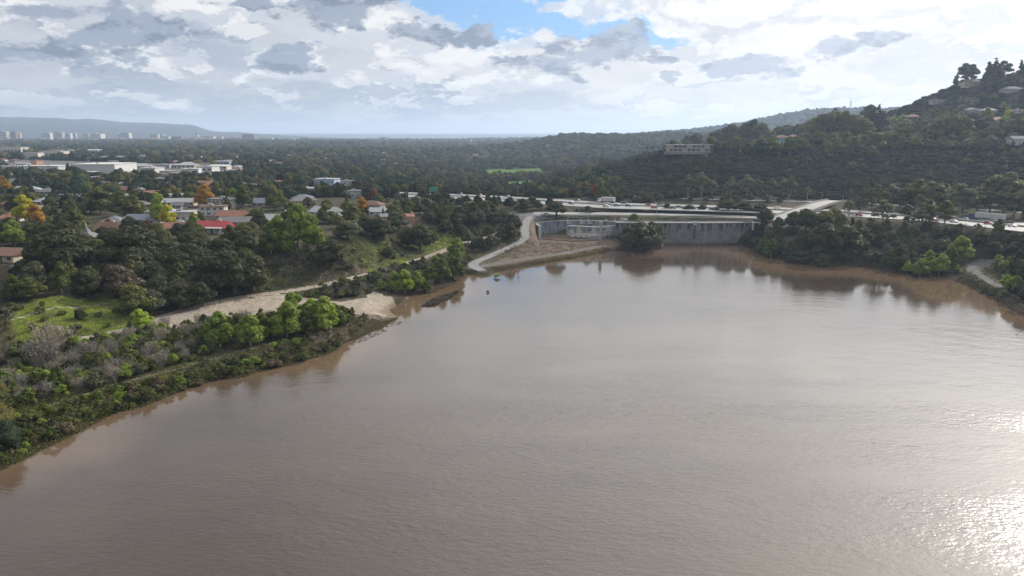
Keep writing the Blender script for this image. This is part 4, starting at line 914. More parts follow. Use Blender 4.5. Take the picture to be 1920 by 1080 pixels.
def house(u, v, wpx, hpx, d, rot, kind, roof, wall, label, cat='house', name='house', short=None, pitch=.45, win=True, chim=False, veranda=False, at=None, small=False, corr=True):
    p = at or hit(u, v); Y = p[1]; w = wpx * Y / FOC; h = max(2.4, hpx * Y / FOC); H = empty(name, (p[0], p[1] + d / 2, p[2]), R(rot)); tag(H, label, cat)
    rise = 0 if kind == 'flat' else pitch * min(w, d) / 2; wall_h = max(2.3, h - rise * .8)
    MB().box(-w / 2, w / 2, -d / 2, d / 2, -4, wall_h).obj('wall', M[wall], H)
    rf = roof_mesh(kind, w, d, wall_h, pitch).obj('roof', M[roof], H)
    if chim: MB().box(w * .22, w * .22 + .9, -.4, .4, wall_h, wall_h + rise + 1.3).obj('chimney', M['cream'], rf)
    if kind == 'flat' and not small: MB().box(-w * .2, -w * .2 + min(4, w * .2), -1, 1.2, wall_h + .453, wall_h + 1.6).obj('roof_unit', M['grey'], rf)
    if win and not small:
        fl = max(1, int(wall_h / 2.7)); n = max(2, min(8, int(w / 3.4)))
        for f in range(fl):
            for i in range(n):
                x = -w / 2 + w * (i + .5) / n; z = 1.5 + f * 2.8
                if f == 0 and i == n // 2:
                    dd = MB(); dd.box(x - .5, x + .5, -d / 2 - .09, -d / 2 - .003, 0, 2.1); dd.obj('door', M['brownw'], H); continue
                link('window', window_mesh(1.5, 1.2), H, (x, -d / 2 - .003, z))
            for s in (-1, 1):
                o = link('window', window_mesh(1.3, 1.1), H, (s * (w / 2 + .003), 0, 1.5 + f * 2.8), s * math.pi / 2)
    if veranda:
        q = MB(); q.box(-w * .45, w * .5, -d / 2 - 2.6, -d / 2 - .01, 2.55, 2.8); q.obj('veranda_floor', M['white'], H)
        for i in range(6): x = -w * .43 + i * w * .18; MB().box(x - .12, x + .12, -d / 2 - 2.5, -d / 2 - 2.26, 0, wall_h + .1).obj('veranda_post', M['white'], H)
        q = MB(); q.box(-w * .45, w * .5, -d / 2 - 2.55, -d / 2 - 2.45, 3.5, 3.65); q.obj('veranda_rail', M['white'], H)
    NOGO.append((p[0], p[1] + d / 2, max(w, d) * .5 + 1.5)); NOGO.append((p[0], p[1] - 3, w * .4 + 1))
    for q_ in (() if not corr else (8, 15) if p[0] > 100 else (8, 18, 30) if cat == 'house' else (10, 25, 40)): NOGO.append((p[0] * (1 - q_ / p[1]), p[1] - q_, w * .32 + 1.5))
    if short: LAND.append((short, p[0], p[1], p[2]))
    return H
hs = house
hs(393,437,58,17,11,-6,'gable','roofred','white','two-storey white house with bright red gable roof and upper veranda',short='the red-roofed house',veranda=True,chim=True,pitch=.5)
hs(327,437,44,12,10,4,'gable','rooftile','white','low white house under a terracotta roof next to the red-roofed house',short='the white terracotta-roofed house')
hs(192,444,40,17,14,-12,'gable','roofbrown','cream','large house with a dark brown roof behind the pointed gazebo',short='the brown-roofed house',pitch=.7,chim=True)
hs(205,425,40,12,12,8,'hip','roofgrey','pinkish','salmon-walled house with a grey hipped roof above the gazebo',short='the salmon-walled house')
hs(262,422,62,12,12,-5,'gable','roofblue','grey','long house with a slate-blue roof near the bare utility pole',short='the slate-roofed house')
hs(230,432,26,8,9,3,'flat','cream','cream','flat-roofed cream pool house among the oaks')
hs(10,418,42,11,12,12,'hip','rooftile','cream','cream house with pink tiled roof beside the yellow tree',short='the pink-tiled house')
hs(8,492,52,20,13,-10,'gable','roofbrown','beige','dark brown-roofed house half hidden at the edge of the bluff',short='the house at the bluff edge',pitch=.35)
hs(36,512,20,8,8,-20,'gable','roofgrey','white','small white shed below the brown-roofed bluff house',name='shed',cat='shed')
hs(440,425,64,8,10,6,'gable','roofgrey','beige','long low beige building with a pale drive beside the conifer',short='the long beige house')
hs(80,385,40,9,12,-4,'hip','rooflight','cream','cream house with light roof right behind the yellow tree',short='the cream house behind the yellow tree')
hs(116,386,22,10,9,20,'gable','roofgrey','white','narrow white gabled house among olive trees',chim=True)
hs(88,366,42,9,14,-3,'hip','roofgrey','cream','grey hipped bungalow in front of the slim cypresses')
hs(100,356,30,8,12,0,'gable','rooflight','white','pale-roofed white bungalow left of the slim cypresses')
hs(192,352,36,8,12,5,'hip','roofgrey','cream','grey-roofed bungalow with white gable behind the cedar')
hs(225,362,44,10,12,-6,'gable','roofbrown','grey','wide dark-roofed house right of the cedar')
hs(172,340,26,7,10,10,'gable','rooflight','white','white gabled cottage just below the large warehouse')
hs(12,392,18,12,10,-8,'gable','roofbrown','pinkish','tall pinkish house beside the golden tree')
hs(55,402,36,8,10,0,'gable','rooflight','bluegrey','blue-grey bungalow under the yellow tree')
hs(180,388,26,7,10,-3,'gable','roofgrey','brownw','brown bungalow amid round olive trees')
hs(292,348,28,13,14,-4,'hip','roofblue','bluegrey','two-storey blue-grey house with slate hipped roof',short='the two-storey blue-grey house')
hs(310,346,22,10,12,8,'gable','rooflight','white','white house tucked against the two-storey blue-grey house')
hs(283,356,16,8,9,-30,'gable','roofgrey','white','small white gabled garage near the tall palm',name='garage',cat='garage')
hs(384,356,34,14,13,-2,'gable','rooftile','pinkish','red-tiled house with white chimney behind the golden tree',short='the red-tiled house',chim=True)
hs(415,366,24,8,10,10,'gable','roofgrey','cream','small cream house right of the golden tree')
hs(510,422,52,13,12,-8,'gable','rooflight','white','pale-roofed white house with two chimneys behind the poplars',short='the pale-roofed house',chim=True)
hs(545,408,22,12,9,12,'gable','rooflight','white','white gabled house showing above the tallest poplar')
hs(500,388,56,9,12,-3,'gable','roofblue','grey','low slate-roofed house above the olive trees')
hs(512,367,36,8,12,4,'flat','rooflight','white','long flat white building in the dark trees')
hs(520,432,14,8,6,0,'flat','rooflight','white','tiny white shed among the poplars',name='shed',cat='shed',small=True)
hs(610,351,38,14,18,-6,'flat','rooflight','bluegrey','big pale blue flat-roofed hall standing in the dark woods',cat='building',name='hall',short='the pale blue hall')
hs(650,346,30,6,12,4,'flat','roofgrey','white','low white annex right of the pale blue hall',cat='building',name='annex')
hs(665,356,50,5,10,2,'flat','roofgrey','concd','long grey flat shelter beside the green playing field',cat='building',name='shelter')
hs(575,346,20,5,8,0,'flat','rooflight','white','small white annex left of the pale blue hall',cat='building',name='annex')
hs(612,417,24,8,9,0,'gable','roofgrey','grey','grey bungalow with a white car port on the bluff top')
hs(677,432,26,9,8,2,'flat','roofgrey','white','open white carport under the dark oaks',name='carport',cat='carport')
hs(706,405,26,11,10,-10,'gable','rooflight','white','white gabled house right of the orange tree',short='the white house by the orange tree')
hs(716,414,16,10,9,30,'gable','roofgrey','pinkish','small pinkish gabled house in front of the white gabled house')
hs(766,418,15,14,9,10,'gable','rooftile','pinkish','narrow salmon house with a white chimney near the bluff lawn',short='the salmon house',chim=True)
hs(330,432 - 40,20,7,9,0,'gable','roofgrey','grey','dark grey bungalow under the big grey oak')
# industrial strip and the first row of town blocks
def blk(u, v, wpx, hpx, d, rot, roof, wall, label, name='warehouse', cat='warehouse', kind='flat', short=None, bays=0):
    H = hs(u, v, wpx, hpx, d, rot, kind, roof, wall, label, cat=cat, name=name, short=short, win=False, pitch=.2)
    if bays:
        p = hit(u, v); w = wpx * p[1] / FOC; h = hpx * p[1] / FOC
        for i in range(bays): x = -w / 2 + w * (i + .5) / bays; MB().box(x - w / bays * .3, x + w / bays * .3, -d / 2 - .12, -d / 2 - .003, h * .25, h * .62).obj('bay_window', M['glass'], H)
    return H
blk(172,325,78,16,60,4,'white','white','huge white warehouse wall behind the row of cypresses',short='the white warehouse')
blk(86,325,52,13,30,-3,'white','white','white office building with dark window strip left of the white warehouse',name='office_building',cat='building',bays=6,short='the white office building')
blk(52,318,60,6,30,-2,'white','cream','low white building behind the row of short cypresses',name='shop_building',cat='building',bays=4)
blk(95,297,38,13,30,2,'rooflight','cream','tall pale hall with ribbed front in the dark trees',name='hall',cat='building',bays=5,short='the ribbed pale hall')
blk(55,298,30,11,26,4,'rooflight','cream','beige hall left of the ribbed pale hall',name='hall',cat='building')
blk(18,290,48,13,26,-4,'white','cream','white stepped apartment block at the edge of the woods',name='apartment_building',cat='building',bays=7,short='the stepped white apartments')
blk(116,290,28,8,20,2,'white','grey','flat pale building with a thin roof right of the ribbed hall',name='shop_building',cat='building',bays=3)
blk(175,290,22,9,16,-8,'white','grey','grey and white gabled block standing among tall trees',name='apartment_building',cat='building',kind='gable',bays=3)
blk(205,300,34,6,20,2,'white','cream','long low white shed behind the white warehouse',name='warehouse',cat='warehouse')
for i, (u, v, w, h, r, rf, wl, lb) in enumerate(((255,318,44,8,3,'rooflight','cream','long cream shop with a row of dark windows at the strip'),(278,324,30,9,-5,'white','white','bright white gabled workshop in the middle of the strip'),(304,316,24,7,6,'rooflight','grey','grey workshop in front of the brown tree'),
        (345,316,40,8,-2,'rooflight','beige','wide beige workshop right of the brown tree'),(355,326,30,9,8,'white','white','white cluster of sheds beside the lawn'),(384,322,30,9,-4,'rooflight','white','pale-roofed store above the small lawn'),(408,318,32,8,3,'white','cream','cream store with white roof by the tall trees'),
        (418,310,30,7,-12,'white','bluegrey','blue-grey roofed block right of the strip'),(445,326,30,7,0,'rooflight','white','flat white building under the dark trees right of the strip'),(435,332,36,5,1,'roofgrey','beige','low beige shed with dark roof below the flat white building'),
        (328,335,40,5,-2,'rooflight','grey','long grey carport roof at the near edge of the strip'),(300,334,30,6,4,'roofbrown','pinkish','brown-roofed store among red trees'),(380,301,16,7,0,'white','white','small white house in the woods above the strip'),(350,300,14,7,15,'white','cream','tiny cream house in the woods above the strip'),
        (500,306,14,5,0,'white','white','small white roof in the far woods'),(556,316,12,5,0,'white','cream','small cream roof deep in the woods'),(262,300,18,8,-4,'rooflight','grey','grey house under the two round green trees'),(235,330,26,5,3,'roofgrey','cream','low cream building at the right end of the warehouse'))):
    blk(u, v, w, h, 14 + (i * 7) % 9, r, rf, wl, lb, name='shop_building' if i % 2 else 'workshop', cat='building', kind='flat' if i % 3 else 'gable', bays=(i * 5) % 4 + 2, short='the ' + lb.split(' ')[0] + ' strip shops' if i in (3,) else None)
LAND.append(('the shop strip', *hit(340, 330)))
def infill():
    r_ = random.Random(21); n = 0; k = 0; done = []
    RF = ('roofgrey', 'rooflight', 'roofbrown', 'rooftile', 'roofblue', 'rooflight', 'white'); WL = ('cream', 'white', 'beige', 'grey', 'pinkish', 'white'); RN = dict(roofgrey='grey', rooflight='pale', roofbrown='brown', rooftile='terracotta', roofblue='slate', white='white'); WN = dict(cream='cream', white='white', beige='beige', grey='grey', pinkish='salmon')
    while n < 100 and k < 3000:
        k += 1; u = r_.uniform(-5, 900); v = r_.uniform(283, 345) if r_.random() < .72 else r_.uniform(345, 415)
        if v > 345 and u > 760 or v < 345 and u > 560 and v > 315: continue
        p = hit(u, v)
        if p is None or any(abs(u - a) < 20 and abs(v - b) < 7 for a, b in done) or any((p[0] - a) ** 2 + (p[1] + 5 - b) ** 2 < (q + 8) ** 2 for a, b, q in NOGO) or segdist(np.array([p[0]]), np.array([p[1]]), FW)[0][0] < 35 or att('lawn', *p[:2]) > .2: continue
        done.append((u, v)); rf, wl = r_.choice(RF), r_.choice(WL); kd = r_.choice(('gable', 'hip', 'gable', 'flat')); w = r_.uniform(12, 22); t = dict(x=p[0], y=p[1], z=p[2]); h = r_.uniform(3.6, 6.5)
        if kd != 'flat' and rf == 'white': rf = 'rooflight'
        lb = f"{'large' if w > 17 else 'small'} {WN[wl]} {'flat-roofed' if kd == 'flat' else 'gabled' if kd == 'gable' else 'hipped'} house with {RN[rf]} roof {near_words(t)}"
        H = hs(u, v, w * FOC / p[1], h * FOC / p[1], r_.uniform(8, 12), r_.uniform(-35, 35), kd, rf, wl, ' '.join(lb.split()[:16]), small=p[1] > 620, win=p[1] < 620, corr=False); H['group'] = 'houses scattered through the valley town'; n += 1
LAND.append(('the red-roofed house', *hit(393, 437)))
infill()
# the far city: towers on the skyline
def tower(u, v, wpx, hpx, Y, wall, label, name='office_tower', tiers=1, short=None):
    x, y, z = at_y(u, v, Y); z = min(z, float(ground(x, y))); top = at_y(u, v - hpx, Y)[2]; w = wpx * Y / FOC; H = empty(name, (x, Y, z)); tag(H, label, 'building'); h = top - z
    MB().box(-w / 2, w / 2, -w * .3, w * .3, -5, h).obj('wall', M[wall], H); MB().box(-w * .2, w * .1, -w * .1, w * .15, h + .01, h + 5).obj('roof_unit', M['grey'], H)
    if wpx > 7:
        q = MB(); k = max(3, int(h / 9))
        for i in range(2, k): zz = h * (i + .4) / k; q.box(-w / 2 + 2, w / 2 - 2, -w * .3 - .4, -w * .3 - .05, zz, zz + h / k * .4)
        q.obj('window_bands', M['glass'], H)
    if short: LAND.append((short, x, Y, z))
    return H
CITY = [(8,253,16,7,'beige','wide beige tower block at the left end of the skyline'),(26,254,13,9,'brownw','dark brown tower with stepped top on the skyline'),(36,253,6,5,'beige','small beige block right of the dark brown tower'),(90,254,13,6,'white','white block glowing on the skyline'),(84,254,8,4,'beige','beige base left of the white skyline block'),
        (112,253,15,6,'grey','grey flat-topped tower on the skyline'),(128,253,12,4,'white','low white block between two grey towers'),(139,254,9,5,'bluegrey','blue-grey tower block on the skyline'),(163,254,10,4,'beige','beige block beside the long pale slab'),(180,255,26,5,'cream','long pale slab building on the skyline'),
        (237,257,16,9,'cream','tall cream tower standing out on the skyline'),(228,257,10,5,'beige','low beige wing left of the cream tower'),(291,258,14,7,'beige','beige block with stepped roof on the skyline'),(304,258,10,7,'cream','cream block right of the stepped beige block'),(312,261,14,6,'white','white low block beneath the cream block'),
        (333,261,20,6,'brownw','brown low block left of the domed hall'),(392,260,22,5,'white','pale group of offices right of the domed hall'),(412,261,12,6,'white','bright white office right of the domed hall'),(440,262,24,5,'pinkish','pinkish long block left of the brown tower'),(468,262,22,11,'brownw','broad brown tower, most massive of the skyline'),
        (500,263,24,5,'beige','low beige block right of the brown tower'),(545,265,18,6,'cream','cream block left of the twin blocks'),(559,266,9,7,'white','white half of the twin skyline blocks'),(573,266,12,9,'brownw','brown half of the twin skyline blocks'),(628,267,18,6,'cream','cream low block in the hazy trees'),(600,268,14,4,'beige','small beige block right of the twin blocks'),
        (722,260,24,3,'beige','low hilltop building in blue haze')]
for i, (u, v, w, h, m_, lb) in enumerate(CITY): tower(u, v + 2, w, h + 1, 4300 + (i * 37) % 500, m_, lb)
def dome_hall():
    x, y, z = at_y(370, 262, 4600); H = empty('domed_hall', (x, y, z)); tag(H, 'domed hall with a small spire rising over the skyline', 'building'); MB().box(-30, 30, -15, 15, -8, 18).obj('wall', M['beige'], H)
    MB().box(-9, 9, -9, 9, 18.01, 32).obj('drum', M['beige'], H); MB().tube([(0, 0, 32), (0, 0, 36), (0, 0, 42), (0, 0, 46), (0, 0, 52)], [9, 8.5, 5, 2, .4], 12).obj('dome', M['brownw'], H); LAND.append(('the domed hall', x, y, z))
dome_hall()
for (u, v, w, h, Y, m_, lb) in ((884,272,4,12,3800,'beige','slender tower above the distant wooded rise'),(890,273,4,9,3800,'beige','second slender tower beside the taller one on the rise'),(880,275,9,5,3750,'white','pale church body at the foot of the slender towers'),(933,303,14,12,1900,'beige','beige apartment tower on the valley floor'),(948,303,12,12,1950,'cream','cream apartment block next to the beige tower'),
        (905,302,38,5,1900,'white','long white roof on the valley floor'),(878,300,22,5,1850,'white','white flat building left of the long white roof'),(1053,276,7,3,2100,'white','lone white house on the hazy ridge slope'),(1051,310,8,4,1500,'white','white building low in the hazy valley'),(1062,240 + 38,5,3,2100,'cream','cream house high on the hazy ridge'),(1150,262,7,3,2200,'cream','small pale house in the middle of the hazy ridge')):
    tower(u, v, w, h, Y, m_, lb, 'valley_building')
LAND += [('the valley floor', *at_y(920, 305, 1800)), ('the green fairway', *hit(960, 325)), ('the nearer green', *hit(975, 348))]
# houses on the hill
def long_house():
    p = hit(1290, 287); Y = p[1]; w = 84 * Y / FOC; z0 = at_y(1290, 284.5, Y)[2]; H = empty('long_house', (p[0], Y, z0)); tag(H, 'long white two-storey modern house with flat roof on the ridge end', 'house')
    for f in range(2):
        MB().box(-w / 2 + 2, w / 2 - 2, -4 + f * .01, 5, f * 3.6, f * 3.6 + 3.2).obj('wall', M['cream'], H)
        MB().box(-w / 2, w / 2, -6, 6, f * 3.6 + 3.201, f * 3.6 + 3.6).obj('roof' if f else 'balcony', M['white'], H)
        for i in range(9):
            if (i * 3 + f) % 4 != 1: x = -w / 2 + 3 + (w - 6) * (i + .5) / 9; MB().box(x - 1.6, x + 1.6, -4.1, -4.003, f * 3.6 + .6, f * 3.6 + 2.8).obj('window', M['glass'], H)
        for i in range(10): x = -w / 2 + .4 + (w - .8) * i / 9; MB().box(x - .12, x + .12, -5.9, -5.7, f * 3.6, f * 3.6 + 3.2).obj('post', M['white'], H)
    MB().box(-w / 2, w / 2, -6.2, 6, -2.5, -.005).obj('foundation', M['concd'], H); [NOGO.append((p[0] + q, Y - 5, 9)) for q in (-20, -10, 0, 10, 20)]; LAND.append(('the long white house', *p))
long_house()
for a in ((1470,268,24,13,14,-6,'hip','roofbrown','bluegrey','blue-grey hillside house with two brown hipped roofs','the blue-grey hillside house'),(1490,266,18,12,12,8,'hip','roofbrown','bluegrey','right wing of the blue-grey hillside house with brown roof',None),
          (1364,260,7,9,8,0,'flat','white','white','small white block house left on the ridge',None),(1381,259,7,8,8,10,'flat','white','white','white block house under the tall round trees',None),(1420,264,18,6,8,0,'flat','rooflight','cream','low cream house behind dark trees on the ridge',None),
          (1525,263,16,5,9,6,'flat','white','white','bright white low house on the terrace edge','the white terrace house'),(1562,260,26,6,10,-4,'gable','rooflight','cream','cream house behind pines on the terrace',None),(1596,258,14,5,8,0,'gable','roofbrown','beige','beige house beside the orange bush',None),
          (1716,226,24,9,12,4,'hip','roofbrown','brownw','brown hillside house under a dark tree','the brown hillside house'),(1762,194,24,6,10,-3,'flat','rooflight','grey','flat grey house high on the bare slope','the flat grey house'),
          (1822,163,28,12,12,5,'gable','roofbrown','beige','hilltop house with balcony between the pines','the hilltop house'),(1902,173,32,9,12,-4,'hip','roofgrey','grey','grey house below the summit pines',None),(1828,214,30,10,12,3,'hip','roofgrey','grey','grey-roofed villa on the upper terrace','the grey-roofed villa'),(1858,214,24,10,12,-6,'hip','rooflight','grey','pale villa right of the grey-roofed villa',None),
          (1815,236,26,10,12,-8,'gable','rooftile','pinkish','pinkish house with tiled roof on the lower terrace','the pinkish hillside house'),(1868,236,36,14,13,6,'gable','rooftile','beige','big beige gabled villa above the road','the beige gabled villa'),(1914,212,16,6,9,10,'flat','white','white','white flat house shining at the right of the upper terrace',None),(1912,272,22,14,11,-5,'gable','rooflight','white','white gabled house low at the right of the hill',None)):
    hs(*a[:10], short=a[10], win=True)
for (u0, v0, u1, v1, lb) in ((1760,268,1868,270,'low pale retaining wall under the terrace lawns'),(1798,240,1870,247,'white garden wall along the hillside drive'),(1540,264,1620,262,'thin pale wall edging the ridge terrace'),(1788,250,1815,253,'short pale wall below the garden wall')):
    P = [hit(u0 + (u1 - u0) * t, v0 + (v1 - v0) * t) for t in np.linspace(0, 1, 14)]; tag(arc_wall(MB(), [p[:2] for p in P], .5, [p[2] - 2 for p in P], [p[2] + 1.3 for p in P]).obj('garden_wall', M['cream']), lb, 'wall')
def gazebo():
    p = hit(166, 462); G = empty('gazebo', (p[0], p[1], p[2])); tag(G, 'dark gazebo with a steep grey pointed roof and white finial', 'gazebo')
    for a in range(4): x, y = (3.2 if a in (0, 1) else -3.2), (3.2 if a in (0, 3) else -3.2); MB().box(x - .15, x + .15, y - .15, y + .15, 0, 4.2).obj('post', M['brownw'], G)
    MB().box(-2.9, 2.9, -2.9, 2.9, 0, 3.6).obj('wall', M['brownw'], G)
    r = MB().add([(-4.2,-4.2,4.2),(4.2,-4.2,4.2),(4.2,4.2,4.2),(-4.2,4.2,4.2),(-4.2,-4.2,4.5),(4.2,-4.2,4.5),(4.2,4.2,4.5),(-4.2,4.2,4.5),(-1.3,-1.3,6.5),(1.3,-1.3,6.5),(1.3,1.3,6.5),(-1.3,1.3,6.5),(0,0,9.2)],
        [(3,2,1,0),(0,1,5,4),(1,2,6,5),(2,3,7,6),(3,0,4,7),(4,5,9,8),(5,6,10,9),(6,7,11,10),(7,4,8,11),(8,9,12),(9,10,12),(10,11,12),(11,8,12)]).obj('roof', M['roofgrey'], G)
    MB().tube([(0, 0, 9), (0, 0, 11)], [.25, .08], 6).obj('finial', M['white'], r)
    MB().box(-4.2, 4.2, -4.25, -4.21, 4.0, 4.55).obj('fascia', M['white'], G); NOGO.append((p[0], p[1], 6)); NOGO.append((p[0], p[1] - 6, 4)); LAND.append(('the pointed gazebo', *p))
gazebo()

# ---------------------------------------------------------------- poles, lamps, signs
def pole(u, v, hpx, label, arms=1):
    p = hit(u, v); h = hpx * p[1] / FOC; G = empty('utility_pole', p); tag(G, label, 'utility pole')
    MB().tube([(0, 0, -1), (0, 0, h)], [.22, .15], 7).obj('post', M['wood'], G)
    for k in range(arms): MB().box(-1.3, 1.3, -.2, -.02, h - .8 - k * 1.1, h - .6 - k * 1.1).obj('crossarm', M['wood'], G)
    if arms > 1:
        for s in (-.5, .5): MB().tube([(s, -.4, h - 3.6), (s, -.4, h - 2.7)], .22, 8).obj('transformer', M['steel'], G)
    return (p[0], p[1], p[2] + h - .6)
PT = [None, pole(234,440,42,'bare timber utility pole in front of the slate-roofed house'), pole(391,418,32,'utility pole with transformers right behind the red roof',2), pole(698,392,24,'utility pole among the orange trees'),
      pole(16,425,26,'short utility pole beside the pink-tiled house'), pole(458,380,28,'slender pole in front of the round green tree')]
tp = pole(972,408,36,'tall twin-arm utility pole at the top of the access road', 2); LAND.append(('the tall utility pole', *hit(972, 408)))
def wire(a, b, label):
    P = [];
    for t in np.linspace(0, 1, 14): P.append((a[0] + (b[0] - a[0]) * t, a[1] + (b[1] - a[1]) * t, a[2] + (b[2] - a[2]) * t - 4 * t * (1 - t) * 1.2))
    tag(MB().tube(P, .07, 3).obj('power_line', M['darksteel']), label, 'power line')
wire(PT[4], PT[1], 'power line from the pink-tiled house to the slate-roofed house'); wire(PT[1], PT[2], 'power line running over to the pole with transformers'); wire(PT[2], PT[3], 'power line crossing the poplars toward the orange trees'); wire(PT[2], PT[5], 'power line going back to the slender pole')
def lamp(u, v, hpx, label, arm=1):
    p = hit(u, v); h = hpx * p[1] / FOC; G = empty('street_lamp', p); tag(G, label, 'street lamp')
    MB().tube([(0, 0, -.5), (0, 0, h)], [.16, .09], 7).obj('post', M['steel'], G)
    for s in ((1, -1) if arm == 2 else (arm,)):
        MB().tube([(0, 0, h - .1), (s * 1.2, 0, h + .25), (s * 1.9, 0, h + .3)], .06, 5).obj('arm', M['steel'], G); MB().box(s * 1.9 - .45, s * 1.9 + .45, -.16, .16, h + .2, h + .36).obj('lamp_head', M['white'], G)
for a in ((1524,444,42,'tall lone lamp post in front of the bank trees'),(1232,406,26,'thin lamp post on the far side of the crest road',-1),(1513,380,22,'first lamp post at the far end of the overpass'),(1540,382,20,'second lamp post at the far end of the overpass',-1),(1580,381,18,'lamp post beside the frontage road past the overpass'),
          (1476,397,30,'lamp post beside the overpass ramp'),(1207,409,14,'short post beside the crest road above the oak')): lamp(*a)
def green_sign():
    p = hit(813, 374); G = empty('freeway_sign', p); tag(G, 'green freeway guide sign above the lanes', 'sign'); z = at_y(813, 355, p[1])[2] - p[2]
    for s in (-2.6, 2.6): MB().box(s - .15, s + .15, 0, .25, -.5, z + 1.6).obj('post', M['steel'], G)
    b = MB(); b.box(-3.1, 3.1, -.15, -.01, z - 1.5, z + 1.7, 1); b.box(-2.95, 2.95, -.2, -.151, z - 1.35, z + 1.55, 0); b.obj('panel', [M['green'], M['white']], G)
green_sign()
def small_sign(u, v, label):
    p = hit(u, v); G = empty('road_sign', p); tag(G, label, 'sign'); MB().box(-.06, .06, 0, .12, -.3, 3.2).obj('post', M['steel'], G); MB().box(-.9, .9, -.08, -.003, 2.0, 3.6).obj('panel', M['white'], G)
small_sign(1190, 377, 'small white sign on the dark slope beyond the freeway')
def pylon(u, v, hpx, Y, label):
    x, y, z = at_y(u, v, Y); h = hpx * Y / FOC; b = MB(); w = h * .12
    for s in ((-1,-1),(1,-1),(1,1),(-1,1)): b.tube([(s[0] * w, s[1] * w, -4), (s[0] * w * .3, s[1] * w * .3, h * .7), (s[0] * w * .2, s[1] * w * .2, h)], .5, 4)
    for k in range(3): b.box(-h * .2 + k * h * .03, h * .2 - k * h * .03, -.5, .5, h * (.7 + k * .12), h * (.7 + k * .12) + .8)
    for k in range(4): z0, z1 = h * .7 * k / 4, h * .7 * (k + 1) / 4; f0, f1 = 1 - .7 * k / 4, 1 - .7 * (k + 1) / 4; b.tube([(-w * f0, -w * f0, z0), (w * f1, -w * f1, z1)], .35, 4); b.tube([(w * f0, -w * f0, z0), (-w * f1, -w * f1, z1)], .35, 4)
    o = b.obj('transmission_tower', M['steel']); o.location = (x, y, float(ground(x, y))); tag(o, label, 'pylon')
pylon(1594, 207, 16, 3380, 'lattice transmission tower on the far blue ridge')

# ---------------------------------------------------------------- vehicles
def car_proto(suv=False):
    t = 1.62 if suv else 1.42
    prof = [(-2.2,.35),(2.15,.35),(2.25,.6),(2.2,.86),(1.25,.98),(-2.1,1.0 if not suv else 1.05),(-2.28,.7)]
    b = MB().side(prof, -.88, .88); b.side([(1.2,.96),(.45,t),(-1.25 if not suv else -1.9,t),(-1.95 if not suv else -2.12,1.0)], -.72, .72)
    g = MB(); g.side([(1.12,1.0),(.46,t-.08),(-1.2 if not suv else -1.8,t-.08),(-1.8 if not suv else -2.0,1.04)], -.745, .745)
    g.add([(1.24,-.66,.99),(1.24,.66,.99),(.5,.62,t-.05),(.5,-.62,t-.05)], [(0,1,2,3)])
    w = MB(); w.tube([(0, -.11, 0), (0, .11, 0)], .34, 12)
    return b.mesh('car_body', M['car_white']), g.mesh('car_windows', M['glass']), w.mesh('wheel', M['tyre'])
CP = (car_proto(), car_proto(True))
CN = dict(car_white='white', car_silver='silver', car_black='black', car_red='red', car_blue='dark blue', car_grey='grey')
def car(x, y, z, rz, col, label, suv=False, group=None, name='car'):
    b, g, w = CP[suv]; C_ = empty('parked_car' if name == 'p' else 'car', (x, y, z), rz); o = link('body', b, C_); o.material_slots[0].link = 'OBJECT'; o.material_slots[0].material = M[col]; link('windows', g, C_)
    for a, s in ((1.35, -1), (1.35, 1), (-1.35, -1), (-1.35, 1)): link('wheel', w, C_, (a, s * .8, .34))
    for s in (-.6, .6): MB().box(2.2, 2.27, s - .2, s + .2, .62, .78).obj('headlight', M['white'], C_)
    tag(C_, label, 'car', group)
def truck(x, y, z, rz, L, label, cabcol='car_white'):
    T_ = empty('truck', (x, y, z), rz); tag(T_, label, 'truck'); b = MB(); b.box(-L / 2, L / 2, -1.25, 1.25, 1.15, 4.05); 
    for i in range(1, int(L)): b.box(-L / 2 + i - .03, -L / 2 + i + .03, -1.28, 1.28, 1.2, 4.0)
    b.obj('trailer', M['white'], T_); c = MB().side([(L / 2 + .6, .5), (L / 2 + 3.3, .5), (L / 2 + 3.3, 1.7), (L / 2 + 2.9, 2.9), (L / 2 + .6, 3.2)], -1.15, 1.15).obj('cab', M[cabcol], T_); MB().box(L / 2 + 1.6, L / 2 + 3.06, -1.18, 1.18, 1.9, 2.5).obj('cab_windows', M['glass'], c)
    MB().box(-L / 2 + .3, L / 2 + .7, -.5, .5, .8, 1.14).obj('chassis', M['darksteel'], T_)
    for xx in (-L / 2 + 1.2, -L / 2 + 2.4, L / 2 - .2, L / 2 + 2.4):
        for s in (-1, 1): MB().tube([(xx, s * 1.0 - .15, .5), (xx, s * 1.0 + .15, .5)], .5, 12).obj('wheel', M['tyre'], T_)
FWP = resample(FW, 2.0)
def on_freeway(u, off):
    us = np.array([to_pix(*p)[0] for p in FWP]); k = int(np.argmin(np.abs(us - u))); k = min(max(k, 1), len(FWP) - 2); t = FWP[k + 1] - FWP[k - 1]; a = math.atan2(t[1], t[0]); n = (-math.sin(a), math.cos(a))
    return FWP[k][0] + n[0] * off, FWP[k][1] + n[1] * off, FWP[k][2] + .455, a
x, y, z, a = on_freeway(1121, 16.5); truck(x, y, z, a + math.pi, 10.5, 'white box truck on the far freeway lanes left of the bushes'); NOGO.append((x, y, 8))
x, y, z, a = on_freeway(1826, 16.5); truck(x, y, z, a + math.pi, 15.5, 'long white semi-trailer beside the tall right-hand eucalyptus', 'car_blue')
CL = list(CN); ci = 0; rc = random.Random(11); CARS = []
